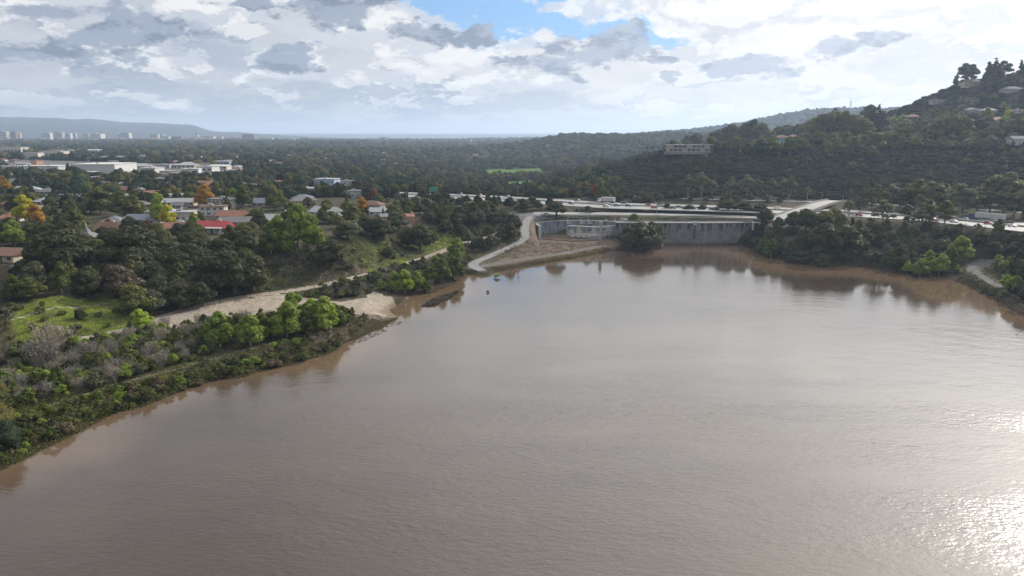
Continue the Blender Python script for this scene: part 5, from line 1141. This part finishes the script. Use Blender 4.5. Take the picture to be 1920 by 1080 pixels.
for u in (845, 880, 905, 930, 948, 960, 985, 1062, 1085, 1150, 1158, 1166, 1182, 1215, 1228, 1236, 1262, 1275, 1335, 1455, 1590, 1604, 1618, 1632, 1645, 1668, 1690, 1708, 1727, 1744, 1762, 1770, 1788, 1798, 1806, 1815, 1862, 1878, 1893, 1908, 1915, 1775, 1840):
    off = rc.choice((-16, -12.2, -8.4, -4.6, 4.6, 8.4, 12.2, 16)) if u not in (1121,) else 0
    if u in (1806, 1815, 1840) and off == 16: off = 8.4
    x, y, z, a = on_freeway(u, off); CARS.append((x, y, z, a + (math.pi if off > 0 else 0), rc.choice(CL), rc.random() < .4, off, u))
def car_labels():
    for x, y, z, a, col, suv, off, u in CARS:
        t = dict(x=x, y=y, z=z); lane = 'far' if off > 0 else 'near'; pos = 'outer' if abs(off) > 10 else 'inner'
        lb = f"{CN[col]} {'tall wagon' if suv else 'sedan'} in the {lane} carriageway's {pos} lanes {near_words(t)}"; car(x, y, z, a, col, ' '.join(lb.split()[:16]), suv, 'cars driving on the freeway')
for u, v, col, lb in ((1004,406.5,'car_white','white pickup-sized wagon, first of the cars parked at the crest turnaround'),(1011,405,'car_white','white sedan parked second from the road at the crest turnaround'),(1018,404,'car_silver','silver sedan parked in the middle of the crest turnaround row'),(1024,403.5,'car_white','white wagon parked nearest the dark round oak'),(1030,406,'car_grey','grey sedan parked at the end of the turnaround row')):
    p = hit(u, v); car(p[0], p[1], p[2] + .02, R(15), col, lb, 'wagon' in lb, 'cars parked beside the access road', 'p')
for u, v, col, lb in ((338,419,'car_white','white car parked on the dark street behind the terracotta roof'),(352,416,'car_silver','silver car parked on the dark street right of the white car'),(430,372,'car_white','white car beside the small cream house'),(520,436,'car_white','white car under the poplars'),(1522,262,'car_white','white car shining on the hill terrace'),(1532,262.5,'car_silver','silver car next to the shining white one on the terrace')):
    p = hit(u, v); car(p[0], p[1], p[2] + .3, R(10), col, lb, False, 'cars parked in the town and on the hill', 'p')

# ---------------------------------------------------------------- driftwood, posts
M['bd'] = simple('wet_brush', (.045,.035,.026), .8, .3, 1)
def sticks(name, label, poly, n, L, mat, zz=.05, seed=1, r=.07, pile=0):
    r_ = random.Random(seed); q = np.array(poly, float); lo, hi = q.min(0), q.max(0); b = MB(); k = 0
    while k < n:
        u, v = r_.uniform(lo[0], hi[0]), r_.uniform(lo[1], hi[1])
        if not inside(np.array([u]), np.array([v]), q)[0]: continue
        p = hit(u, v); a = r_.uniform(0, 3.14); l = L * r_.uniform(.3, 1); z = p[2] + zz + r_.uniform(0, pile); dz = r_.uniform(-.1, .35) * (pile + .2); k += 1
        b.tube([(p[0] - math.cos(a) * l, p[1] - math.sin(a) * l, z), (p[0], p[1], z + dz), (p[0] + math.cos(a) * l, p[1] + math.sin(a) * l, z + dz * .3)], [r * .6, r, r * .4], 4)
    tag(b.obj(name, mat), label, kind='stuff')
sticks('driftwood_heap', 'tangled heap of pale driftwood and dry reeds at the end of the levee', [(575,632),(600,618),(640,622),(655,640),(600,655)], 420, 1.6, M['drift'], .1, 1, .06, 1.3)
sticks('shore_debris', 'brown dead brush and sticks washed on the point', [(640,612),(690,592),(745,598),(700,612),(660,628),(640,640)], 700, 1.1, M['straw'], .08, 2, .06, .6)
sticks('floating_debris', 'raft of brown sticks floating off the shore', [(790,575),(812,562),(862,546),(850,556),(815,574)], 1100, 1.1, M['bd'], .02, 3, .10, .55)
sticks('drift_line', 'dark broken sticks trailing in the water below the sandy point', [(640,640),(690,620),(745,600),(760,604),(700,632),(660,650)], 120, .7, M['bd'], .02, 9, .08, .1)
sticks('flotsam', 'pale scraps and sticks floating along the right shore', [(1770,512),(1800,520),(1850,543),(1920,566),(1920,590),(1850,560),(1790,532)], 170, .8, M['drift'], .02, 4, .10, .05)
sticks('debris', 'scattered pale scraps drifting by the wooded right bank', [(1600,515),(1760,520),(1850,560),(1920,590),(1920,640),(1780,560)], 60, .5, M['drift'], .02, 5, .09, 0)
sticks('scattered_twigs', 'sticks lying on the levee bank', [(60,845),(150,760),(300,715),(520,655),(600,640),(560,675),(340,735),(190,785)], 260, 1.1, M['drift'], .08, 6, .05, .1)
for i, (u, v) in enumerate(((402,573),(414,570),(470,560),(507,552),(520,549),(535,546),(555,543),(572,540),(590,543),(340,585),(372,580))):
    p = hit(u, v); o = MB().tube([(0, 0, -.3), (0, 0, 1.5)], .1, 6).obj('fence_post', M['wood'], None, p); tag(o, 'short dark timber post along the sandy track', 'post', 'posts along the sandy track')
LAND += [('the sandy turnout', *hit(600, 575)), ('the sandy point', *hit(715, 585)), ('the levee path', *hit(430, 664)), ('the driftwood heap', *hit(610, 640)), ('the lime green tree', *hit(266, 628)), ('the grassy bench', *hit(110, 605)), ('the levee path bend', *hit(160, 738)),
         ('the bluff slope', *hit(560, 515)), ('the green gully', *hit(690, 490)), ('the bluff lawn', *hit(800, 432)), ('the cliff-foot track', *hit(700, 512)), ('the access road', *hit(985, 440)), ('the gravel spur', *hit(930, 492)), ('the wooded right bank', *hit(1600, 480)), ('the right-hand dirt path', *hit(1840, 515)),
         ('the white guard rail', *hit(1740, 457)), ('the crest road', *hit(1250, 402)), ('the frontage road', *hit(1640, 384)), ('the semi-trailer', *hit(1826, 418)), ('the box truck', *hit(1121, 384)), ('the yellow tree', *hit(50, 418)), ('the dark slope', *hit(1600, 340)), ('the ridge end', *hit(1240, 310)),
         ('the freeway median', *hit(1350, 392)), ('the dense left bluff', *hit(300, 540)), ('the levee near the water', *hit(90, 800)), ('the inner wetland', *hit(250, 665)), ('the track narrows', *hit(190, 630)), ('the orange tree', *hit(700, 380)), ('the street of poplars', *hit(570, 465)), ('the freeway sign', *hit(813, 372))]
# ---------------------------------------------------------------- plants: those one can tell apart in the photograph
T = tree_px
T('leafy',266,626,50,'lime',1.25,2,'single bright lime green rounded tree where the sandy track narrows')
for a in ((412,652,73,'bright',1.15,2),(388,640,38,'olive',1.5),(372,642,30,'green',1.4),(446,636,49,'olive',1.3),(470,650,64,'bright',1.3,1),(490,640,56,'green',1.1,2),(512,634,53,'olive',1.4,1),(538,632,70,'bright',1.35,2),(552,622,78,'bright',1.1,0),(574,628,48,'green',1.3,1),(588,618,61,'lime',1.1,2),(608,622,68,'bright',1.35,0),(624,612,46,'green',1.5,1),(640,608,36,'olive',1.6,2),(655,604,26,'dark',1.5),
          (742,548,40,'bright',1.2),(760,550,46,'lime',1.1),(782,545,38,'bright',1.2),(716,545,22,'bright',1.4),(805,532,34,'green',1.3),(828,528,46,'green',1.2),(852,524,46,'green',1.2),(818,512,34,'bright',1.2),(800,548,22,'green',1.5),
          (857,486,40,'bright',1.3),(50,418,52,'yellow',1.1),(68,422,40,'gold',1.1),(28,462,50,'bright',1.2),(300,420,58,'lime',.8),(316,424,40,'yellow',1.2),(386,388,42,'gold',1.2),(365,425,26,'gold',1.1),(220,395,30,'gold',1.),
          (145,458,66,'olive',1.2),(190,402,50,'olive',1.5),(228,405,46,'olive',1.4),(250,410,44,'olive',1.4),(560,462,78,'bright',1.0),(585,468,66,'bright',1.1),(524,462,58,'bright',1.),(540,478,44,'bright',1.),(508,478,60,'green',1.1),(548,430,50,'green',1.1),
          (612,420,38,'olive',1.4),(660,418,36,'olive',1.4),(680,402,32,'gold',1.),(700,378,26,'rust',1.3),(458,388,40,'green',1.3),(440,385,32,'bright',1.),(520,395,40,'olive',1.5),(100,395,24,'olive',1.2),(8,370,40,'gold',1.),(205,432,22,'rust',1.1),(278,432,20,'rust',1.1),
          (765,410,22,'green',1.2),(815,405,26,'green',1.3),(835,412,26,'olive',1.3),(1445,482,34,'green',1.2),(1432,474,30,'green',1.4),(1100,345,20,'olive',1.2),(1132,340,14,'bright',1.2),(1540,500,24,'olive',1.3),(1760,515,40,'bright',1.3),(1725,518,34,'bright',1.4),(1700,512,22,'lime',1.3),(1740,505,32,'bright',1.2),
          (1800,490,48,'bright',1.3),(1780,495,34,'green',1.3),(1900,550,34,'bright',1.4),(1915,545,30,'green',1.4),(1885,540,26,'lime',1.2),(1870,445,30,'olive',1.),(1795,508,12,'lime',1.),(1690,480,24,'olive',1.2),(1665,500,30,'green',1.3)):
    T('leafy', *a)
for a in ((120,512,86,'dark',1.35),(85,500,60,'dark',1.2),(180,498,52,'olive',1.2),(236,505,82,'dark',1.3),(262,520,66,'grey',1.2),(210,478,50,'dark',1.2),(236,560,66,'brown',1.1),(262,590,60,'olive',1.1),(285,585,50,'grey',1.1),(300,545,54,'dark',1.3),(340,580,54,'dark',1.2),
          (330,520,60,'dark',1.2),(368,510,56,'dark',1.2),(400,545,74,'dark',1.2),(440,552,86,'dark',1.15),(475,545,70,'dark',1.1),(430,500,56,'dark',1.2),(462,490,50,'dark',1.2),(380,575,50,'dark',1.),
          (612,500,50,'dark',1.3),(625,498,40,'dark',1.2),(652,448,34,'grey',1.6),(690,442,36,'dark',1.3),(720,448,40,'dark',1.3),(745,432,34,'grey',1.3),(788,470,52,'dark',1.25),(765,462,38,'brown',1.1),(728,480,22,'grey',1.1),
          (1043,404,27,'dark',1.5),(985,398,26,'dark',1.2),(1200,468,60,'dark',1.15),(1180,462,44,'dark',1.2),(1222,466,50,'dark',1.),(1188,420,18,'olive',1.4),(1432,428,30,'dark',1.1),(1510,436,44,'dark',1.2),(1540,440,46,'olive',1.2),(1565,438,48,'olive',1.1),(1490,430,34,'dark',1.2),
          (1545,470,60,'dark',1.),(1580,470,56,'dark',1.2),(1450,478,26,'dark',1.6),(1420,462,22,'dark',1.4),(1400,455,20,'dark',1.2),(1500,492,26,'dark',1.5),(1540,498,24,'dark',1.3),(1105,400,14,'dark',1.4),(1250,393,12,'dark',1.3),(1292,396,14,'dark',1.5),(1315,396,12,'dark',1.4),(1365,398,24,'dark',1.7),(1395,400,22,'dark',1.5),(1420,402,20,'dark',1.5),(1340,400,12,'dark',1.4)):
    T('oak', *a)
for i, a in enumerate(((1290,372,40),(1315,370,42),(1335,372,30),(1370,372,36),(1362,374,28),(1400,372,40),(1420,372,32),(1445,374,36),(1468,373,34),(1480,373,38),(1513,374,22))): T('eucalyptus', a[0], a[1], a[2] * 1.1, 'pale', .9 + .1 * (i % 3))
for i, a in enumerate(((1640,392,40),(1668,392,40),(1690,395,36),(1716,395,52),(1742,402,54),(1762,400,50),(1785,405,52),(1800,408,56),(1830,405,48),(1855,402,58),(1880,405,72),(1900,408,60),(1915,410,48),(1655,420,40),(1700,425,36),(1735,426,46),(1590,402,24),(1612,400,26),(1770,425,44),(1725,432,40))):
    T('eucalyptus', a[0], a[1], a[2] * 1.12, ('olive', 'pale', 'grey')[i % 3] if i not in (9, 10, 11, 8) else 'pale', 1.25 + .15 * (i % 2))
for i, a in enumerate(((1697,385,32),(1727,380,34),(1745,378,38),(1765,380,42),(1784,378,34),(1820,382,28),(1640,382,34),(1715,384,28))): T('pine', *a, 'grey', 1. + .2 * (i % 2))
T('bare',75,690,62,'twig',1.1,1,'large leafless tree with a forked dark trunk on the near left bank'); T('bare',104,668,70,'twig',1.1,0,'tall wispy leafless tree beside the grassy bench')
T('shrub',48,514,10,'gold',1.8,1,'golden yellow flowering bush at the edge of the left bluff'); T('shrub',72,511,9,'gold',1.7,1,'second golden flowering bush, nearer the pale terrace wall'); T('shrub',108,520,9,'yellow',1.5,0,'pale yellow bush below the big dark oak')
T('shrub',931,521,9,'lime',1.,0,'small yellow-green bush standing in the water off the gravel spur'); T('shrub',915,549,5,'brown',1.,2,'tiny brown bush standing alone in the open water')
for i, (u, v, h, c) in enumerate(((1250,288,20,'dark'),(1262,286,22,'dark'),(1345,270,30,'dark'),(1358,270,30,'deep'),(1372,268,34,'dark'),(1395,266,34,'dark'),(1410,266,40,'dark'),(1425,266,34,'olive'),(1440,266,26,'olive'),(1452,262,20,'dark'),(1465,262,22,'dark'),(1478,260,20,'dark'),(1492,258,24,'dark'),(1505,258,26,'olive'),(1520,256,34,'olive'),
        (1535,262,44,'olive'),(1545,262,46,'dark'),(1560,260,50,'olive'),(1580,262,50,'green'),(1600,262,46,'olive'),(1615,262,40,'green'),(1628,258,50,'dark'),(1640,256,48,'deep'),(1655,256,40,'pale'),(1670,254,30,'olive'),(1690,252,32,'green'),(1700,256,34,'pale'),(1722,252,30,'olive'),(1672,236,18,'bright'),(1690,234,18,'bright'),(1735,238,18,'olive'),(1640,286,36,'green'),(1600,290,34,'olive'),
        (1570,294,32,'olive'),(1630,300,26,'olive'),(1500,290,30,'green'),(1480,292,34,'green'),(1450,290,30,'green'),(1425,292,30,'deep'),(1400,290,22,'dark'),(1690,268,30,'green'),(1765,256,44,'green'),(1790,256,44,'green'),(1840,250,26,'dark'),(1860,262,30,'olive'),(1895,262,34,'green'),(1910,260,40,'olive'),(1880,240,22,'bright'),(1850,222,20,'bright'),(1890,222,16,'yellow'),(1770,240,20,'dark'),
        (1800,196,14,'pale'),(1812,196,13,'pale'),(1824,197,14,'pale'),(1880,206,14,'bright'),(1860,190,14,'olive'),(1840,184,12,'olive'),(1590,300,26,'dark'),(1545,300,24,'dark'),(1604,248,10,'rust'))): T('oak' if i % 3 else 'leafy', u, v, h, c, 1.15)
# skyline of the hill and the terraces below it
for a in (('pine',1792,162,24,'dark',1.3),('eucalyptus',1808,160,38,'grey',1.3),('eucalyptus',1820,160,36,'grey',1.1),('pine',1850,160,42,'dark',1.5),('pine',1862,158,46,'dark',1.5),('eucalyptus',1880,156,38,'dark',1.3),('pine',1870,170,48,'dark',1.6),('oak',1895,160,22,'dark',1.2),('pine',1912,150,36,'dark',1.3),
          ('oak',1630,222,28,'dark',1.0),('pine',1645,224,28,'deep',1.6),('pine',1560,262,18,'dark',1.2),('oak',1400,262,26,'dark',1.1),('oak',1410,262,30,'dark',1.),('eucalyptus',1385,268,18,'dark',1.4),('oak',1300,272,22,'dark',1.2),('oak',1288,272,18,'dark',1.),('oak',1256,284,14,'dark',1.),
          ('oak',1780,262,46,'green',1.),('oak',1800,258,44,'green',1.),('oak',1760,262,38,'olive',1.2),('oak',1850,245,26,'dark',1.1),('oak',1740,248,22,'dark',1.4),('oak',1560,275,26,'olive',1.1),('oak',1585,272,28,'green',1.2),('oak',1510,268,22,'olive',1.3),('oak',1535,272,26,'green',1.2),('oak',1480,245,12,'dark',1.8),('oak',1500,244,12,'dark',1.8),('oak',1462,248,12,'dark',1.8),
          ('leafy',1740,336,14,'olive',1.2),('leafy',1553,330,16,'olive',1.1),('leafy',1527,338,16,'grey',1.)): T(*a)
for u, v, h in ((1563,246,42),(1573,246,22),(1213,304,30),(1222,304,30),(1209,305,22),(1216,306,16),(748,386,34),(131,360,16),(1012,402,0.1)):
    if h > 1: T('palm', u, v, h, 'dark')
for u, v, h in ((127,330,22),(130,330,24),(133,330,18),(125,372,30),(137,378,26),(142,380,26),(151,378,26),(629,366,16),(635,368,16),(641,367,14),(760,376,22),(764,376,20),(26,322,10),(32,322,11),(38,322,10),(44,322,12),(50,322,11),(55,322,12),(20,322,10)): T('cypress', u, v, h, 'deep')
for t in TREES: reg(t['x'], t['y'], t['sw'] * 3.2)

# ---------------------------------------------------------------- plants scattered over their patches
zone([(355,668),(370,628),(430,605),(560,590),(640,584),(700,600),(640,612),(560,634),(430,664)], 40, [(2,'shrub',['bright','green','olive']),(1.4,'leafy',['green','bright','olive'],1.2)], 1.8, 3.6, .5)
zone([(0,760),(0,690),(120,660),(260,640),(330,668),(250,700),(120,735)], 26, [(1,'leafy',['green','olive','bright']),(.6,'shrub',['lime','bright'],.5)], 3.6, 7, .5)
zone([(0,775),(0,660),(180,645),(300,615),(420,608),(560,598),(650,592),(560,618),(430,655),(340,685),(150,738)], 190, [(4,'bare',['twig']),(3,'shrub',['grey','olive','green','bright']),(1.6,'leafy',['green','grey','olive'],1.)], 3., 5.4, .5)
zone([(0,775),(0,660),(180,645),(300,615),(420,608),(560,598),(650,592),(560,618),(430,655),(340,685),(150,738)], 130, [(1,'shrub',['grey','olive','dark','green'])], 1.8, 3.4, .45)
zone([(0,870),(0,795),(150,755),(250,722),(340,700),(430,674),(520,652),(560,640),(640,625),(640,650),(560,678),(460,700),(340,734),(270,756),(190,785),(60,845)], 190, [(1,'shrub',['dark','green','olive','bright','olive','grey','brown'])], 1.2, 3.0, .45)
zone([(650,595),(690,590),(740,598),(700,612),(650,632),(620,615)], 34, [(1,'shrub',['brown','brown','dark'])], .8, 1.5, .35)
zone([(0,660),(0,560),(200,560),(260,585),(150,645)], 26, [(1,'shrub',['olive','grey']),(.3,'oak',['dark'],2.6)], 1.2, 2.6)
zone([(0,560),(0,440),(130,440),(470,440),(462,500),(455,545),(300,575),(200,560)], 80, [(3,'oak',['dark','dark','grey','olive']),(.6,'leafy',['olive','green'])], 7.5, 12, .55)
zone([(0,440),(0,345),(700,345),(800,372),(960,390),(950,420),(700,425),(480,440)], 135, [(3,'oak',['dark','olive','grey','green','olive']),(2,'leafy',['green','olive','bright','dark']),(.5,'pine',['deep'])], 5, 10, .62)
zone([(560,560),(640,530),(800,484),(870,466),(885,495),(800,545),(700,548),(600,568)], 120, [(3,'shrub',['dark','grey','olive']),(1,'bare',['twig'])], 2., 4., .45)
zone([(480,545),(480,462),(700,440),(900,420),(950,460),(860,455),(700,500),(560,535)], 150, [(1,'shrub',['grey','olive','brown','dark','dark'])], .6, 2.0, .5)
zone([(700,376),(960,383),(1040,390),(1020,397),(960,397),(800,400),(700,394)], 60, [(2,'oak',['dark','deep','olive']),(1,'shrub',['dark'],.4)], 5.5, 9, .45)
zone([(860,455),(780,400),(950,392),(968,430),(955,455),(900,478)], 42, [(3,'oak',['dark','dark','grey'])], 6, 9, .5)
zone([(1405,468),(1425,430),(1480,425),(1640,420),(1760,445),(1920,458),(1920,482),(1800,484),(1770,512),(1690,510),(1600,492),(1480,488)], 120, [(3,'oak',['dark','dark','grey']),(1.5,'leafy',['green','dark','olive']),(1,'shrub',['grey','dark'],.6)], 5, 8.5, .5)
zone([(1850,485),(1920,485),(1920,560),(1885,530)], 22, [(1,'shrub',['green','bright','dark'])], 2, 3.5, .5)
zone([(1790,515),(1830,530),(1880,552),(1920,570),(1920,582),(1860,558),(1800,532)], 30, [(1,'shrub',['olive','grey','brown'])], .8, 1.5, .4)
zone([(1750,425),(1920,448),(1920,460),(1760,445)], 26, [(1,'bare',['twig']),(1,'shrub',['brown','olive'])], 3, 5.5, .5)
zone([(1150,384),(1280,380),(1460,384),(1480,376),(1280,370),(1120,372)], 34, [(1,'oak',['dark','dark','grey'])], 3.5, 6, .5)
zone([(1560,375),(1920,385),(1920,400),(1600,395)], 34, [(1,'oak',['dark','olive'],.8),(1,'eucalyptus',['olive','grey'])], 8, 13, .5)
zone([(1080,398),(1460,402),(1460,398),(1080,394)], 14, [(1,'shrub',['dark'])], 1.5, 2.6, .5)
zone([(1200,300),(1290,288),(1480,285),(1600,285),(1920,285),(1920,225),(1800,205),(1700,225),(1600,245),(1450,262),(1340,272),(1200,292)], 230, [(3,'oak',['dark','olive','pale','grey','green']),(1.5,'leafy',['olive','green','pale']),(.5,'pine',['deep'])], 6, 13, .5)
zone([(1200,300),(1340,300),(1500,320),(1700,330),(1920,330),(1920,290),(1600,292),(1290,290)], 60, [(1,'oak',['dark','dark','olive'])], 4, 8, .6)
zone([(960,375),(1150,380),(1150,350),(1050,345),(960,350)], 50, [(2,'oak',['dark','deep','green']),(1,'leafy',['rust','olive','dark'])], 7, 12, .55)

# ---------------------------------------------------------------- woods, scrub and low growth as masses
MF = [mass_mat('wood_dark', (.011,.018,.013), (.029,.039,.024)), mass_mat('wood_olive', (.030,.035,.017), (.072,.070,.030)), mass_mat('wood_blue', (.011,.022,.018), (.030,.044,.032))]
SCR_SHADED = mass_mat('chaparral', (.011,.014,.012), (.024,.026,.019), .02, .8)  # near-black so that the scrub colour carries the cloud shade on the hill
def far_points(n, r0, r1, a0, a1, step0, grow, seed, keepf=None):
    r_ = np.random.default_rng(seed); out = []
    r = np.exp(r_.uniform(math.log(r0), math.log(r1), n)); a = r_.uniform(a0, a1, n)
    x, y = r * np.sin(a), r * np.cos(a); k = np.ones(n, bool)
    if keepf is not None: k &= keepf(x, y, r)
    return np.stack([x, y], 1)[k]
def attv(k, x, y):
    a = np.arctan2(x, y); r = np.log(np.hypot(x, y)); i = np.clip(np.round(np.interp(r, LR, np.arange(NR))).astype(int), 0, NR - 1); j = np.clip(np.round(np.interp(a, cols, np.arange(NC))).astype(int), 0, NC - 1); return ATT[k][i, j]
def clear(x, y, r):
    k = (attv('pave', x, y) < .2) & (attv('lawn', x, y) < .3)
    d, _ = segdist(x, y, FW); k &= d > 27
    for a, b, q in NOGO:
        if b > 450: k &= (x - a) ** 2 + (y - b) ** 2 > (q * .9) ** 2
    return k
def build_masses():
    hill = lambda x, y: (x > 40 + (y - 500) * .0) & (y > 500) & (ground(x, y) > 24 + 0 * x) & (np.hypot(x, y) < 1400) & (x > .14 * y)
    f1 = far_points(36000, 560, 6500, R(-50), R(48), 0, 0, 11, lambda x, y, r: clear(x, y, r) & ~(hill(x, y)) & ~((x > 70) & (y < 640)) & (ground(x, y) < 75 + (r > 1500) * 200))
    # thin out on a jittered cell so that near crowns do not pile up
    cell = {}; keepi = []
    for i, (x, y) in enumerate(f1.tolist()):
        r = math.hypot(x, y); s = 7.5 * (r / 700) ** .75; k = (int(math.log(r) / (s / r)), int(math.atan2(x, y) / (s / r)))
        if k in cell: continue
        cell[k] = 1; keepi.append(i)
    f1 = f1[keepi]; rr = np.hypot(f1[:, 0], f1[:, 1])
    hf = lambda P, q: ((4.5 + 9.5 * q.random(len(P)) ** 1.7 + 3 * fbm(P[:, 0], P[:, 1], 220, 2, 31)) * np.clip((np.hypot(P[:, 0], P[:, 1]) / 1500) ** .3, .9, 1.6))
    wf = lambda P, h, q: np.clip((5.5 + 9 * q.random(len(P)) ** 1.5) * (np.hypot(P[:, 0], P[:, 1]) / 700) ** .6, 6, 48)
    n_ = rr < 1500
    mass('town_woods', 'dense dark tree cover between the houses of the valley town', f1[n_], hf, wf, MF, 2, 5)
    mass('distant_woods', 'hazy tree cover stretching to the far city', f1[~n_], hf, wf, MF, 1, 6)
    h1 = far_points(30000, 500, 1250, R(4), R(52), 0, 0, 12, lambda x, y, r: clear(x, y, r) & (y > 495) & (x > .10 * y) & (ground(x, y) > 20))
    mass('hillside_scrub', 'chaparral scrub covering the steep hillside, cloud shade put into its dark colour', h1, lambda P, q: 1.2 + 3 * q.random(len(P)) ** 3 + 2.4 * np.clip(fbm(P[:, 0], P[:, 1], 70, 3, 77), 0, 1), lambda P, h, q: h * q.uniform(1.6, 3.2, len(P)), [SCR_SHADED], 1, 7, .12, True)
    r3 = far_points(12000, 1250, 4200, R(-2), R(38), 0, 0, 13, lambda x, y, r: ground(x, y) > 45)
    mass('ridge_woods', 'blue hazy trees over the farther ridges', r3, lambda P, q: q.uniform(4, 13, len(P)), lambda P, h, q: q.uniform(8, 24, len(P)), MF, 1, 8)
build_masses()
def outer():
    def ok(x, y, r):
        a = np.arctan2(x, y); sd, _ = segdist(x, y, LAKE, True); ins = inside(x, y, LAKE); return ~ins & (sd > 3) & clear(x, y, r) & (attv('sand', x, y) < .3) & ((a > R(36.8)) | (a < R(-38.5)))
    p = np.concatenate([far_points(2600, 190, 560, R(36.8), R(54), 0, 0, 31, ok), far_points(2200, 110, 560, R(-52), R(-36.8), 0, 0, 32, ok)])
    mass('outer_woods', 'tree and shrub cover on the banks to either side', p, lambda P, q: q.uniform(2, 9, len(P)), lambda P, h, q: h * q.uniform(.9, 1.4, len(P)), MF[:2], 2, 33)
outer()
def tufts(name, label, polys, n, size, hh, mat, seed, avoid=('sand', 'pave')):
    """low growth: many small leaf faces in clumps hugging the ground"""
    global rng; P = []; r_ = random.Random(seed)
    for poly, m in polys:
        q = np.array(poly, float); lo, hi = q.min(0), q.max(0); k = 0; tr = 0
        while k < m and tr < m * 4:
            tr += 1; u, v = r_.uniform(lo[0], hi[0]), r_.uniform(lo[1], hi[1])
            if not inside(np.array([u]), np.array([v]), q)[0]: continue
            p = hit(u, v)
            if p is None or any(att(a, p[0], p[1]) > .35 for a in avoid) or p[2] < .02: continue
            P.append(p); k += 1
    P = np.array(P); c = np.repeat(P, n, 0); N_ = len(c); off = rng.normal(size=(N_, 3)) * np.array([.75, .75, 0]); pos = c + off; pos[:, 2] = ground(pos[:, 0], pos[:, 1]) + np.abs(rng.normal(size=N_)) * hh * np.exp(-(off ** 2).sum(1) / 1.6)
    V, F = leaf_quads(pos, unit(N_) + np.array([0, 0, .4]), size); tag(link(name, mesh(name, V, F, [mat])), label, kind='stuff')
tufts('undergrowth', 'low weeds and undergrowth on the near left bank', [([(0,880),(0,640),(180,620),(420,600),(650,590),(745,600),(640,655),(460,705),(270,760),(60,850)], 2600)], 26, .17, .7, LM['olive'], 1)
tufts('slope_undergrowth', 'patchy low scrub over the bluff slopes', [([(200,600),(480,462),(700,440),(900,420),(955,440),(860,455),(700,505),(560,535),(300,580)], 3200), ([(560,562),(640,530),(800,484),(880,460),(960,440),(900,490),(800,545),(700,548)], 800)], 20, .22, .6, LM['grey'], 2)
tufts('bank_undergrowth', 'dark low growth on the bank beside the dam and freeway', [([(1400,468),(1425,425),(1920,455),(1920,575),(1790,520),(1690,512),(1500,494)], 1100), ([(930,480),(970,415),(1000,440),(960,470)], 160)], 20, .3, .7, LM['dark'], 3)
tufts('apron_weeds', 'sparse brown weeds on the dirt apron before the basin', [([(940,484),(990,440),(1010,455),(1120,458),(1155,466),(1080,480),(1000,486)], 240), ([(1165,470),(1240,462),(1240,450),(1165,455)], 80)], 16, .22, .45, LM['brown'], 8)
tufts('shore_reeds', 'dry reeds standing along the spur road shore', [([(990,500),(1010,488),(1125,462),(1150,470),(1080,484),(1010,500)], 130)], 40, .16, 1.0, LM['olive'], 4)
tufts('grass', 'short green grass on the bluff and bench', [([(20,640),(20,600),(60,560),(200,560),(290,590),(250,615),(180,632)], 700), ([(640,480),(700,452),(760,440),(870,445),(770,490),(720,510)], 700)], 14, .13, .25, LM['bright'], 5)
car_labels()
place_trees()
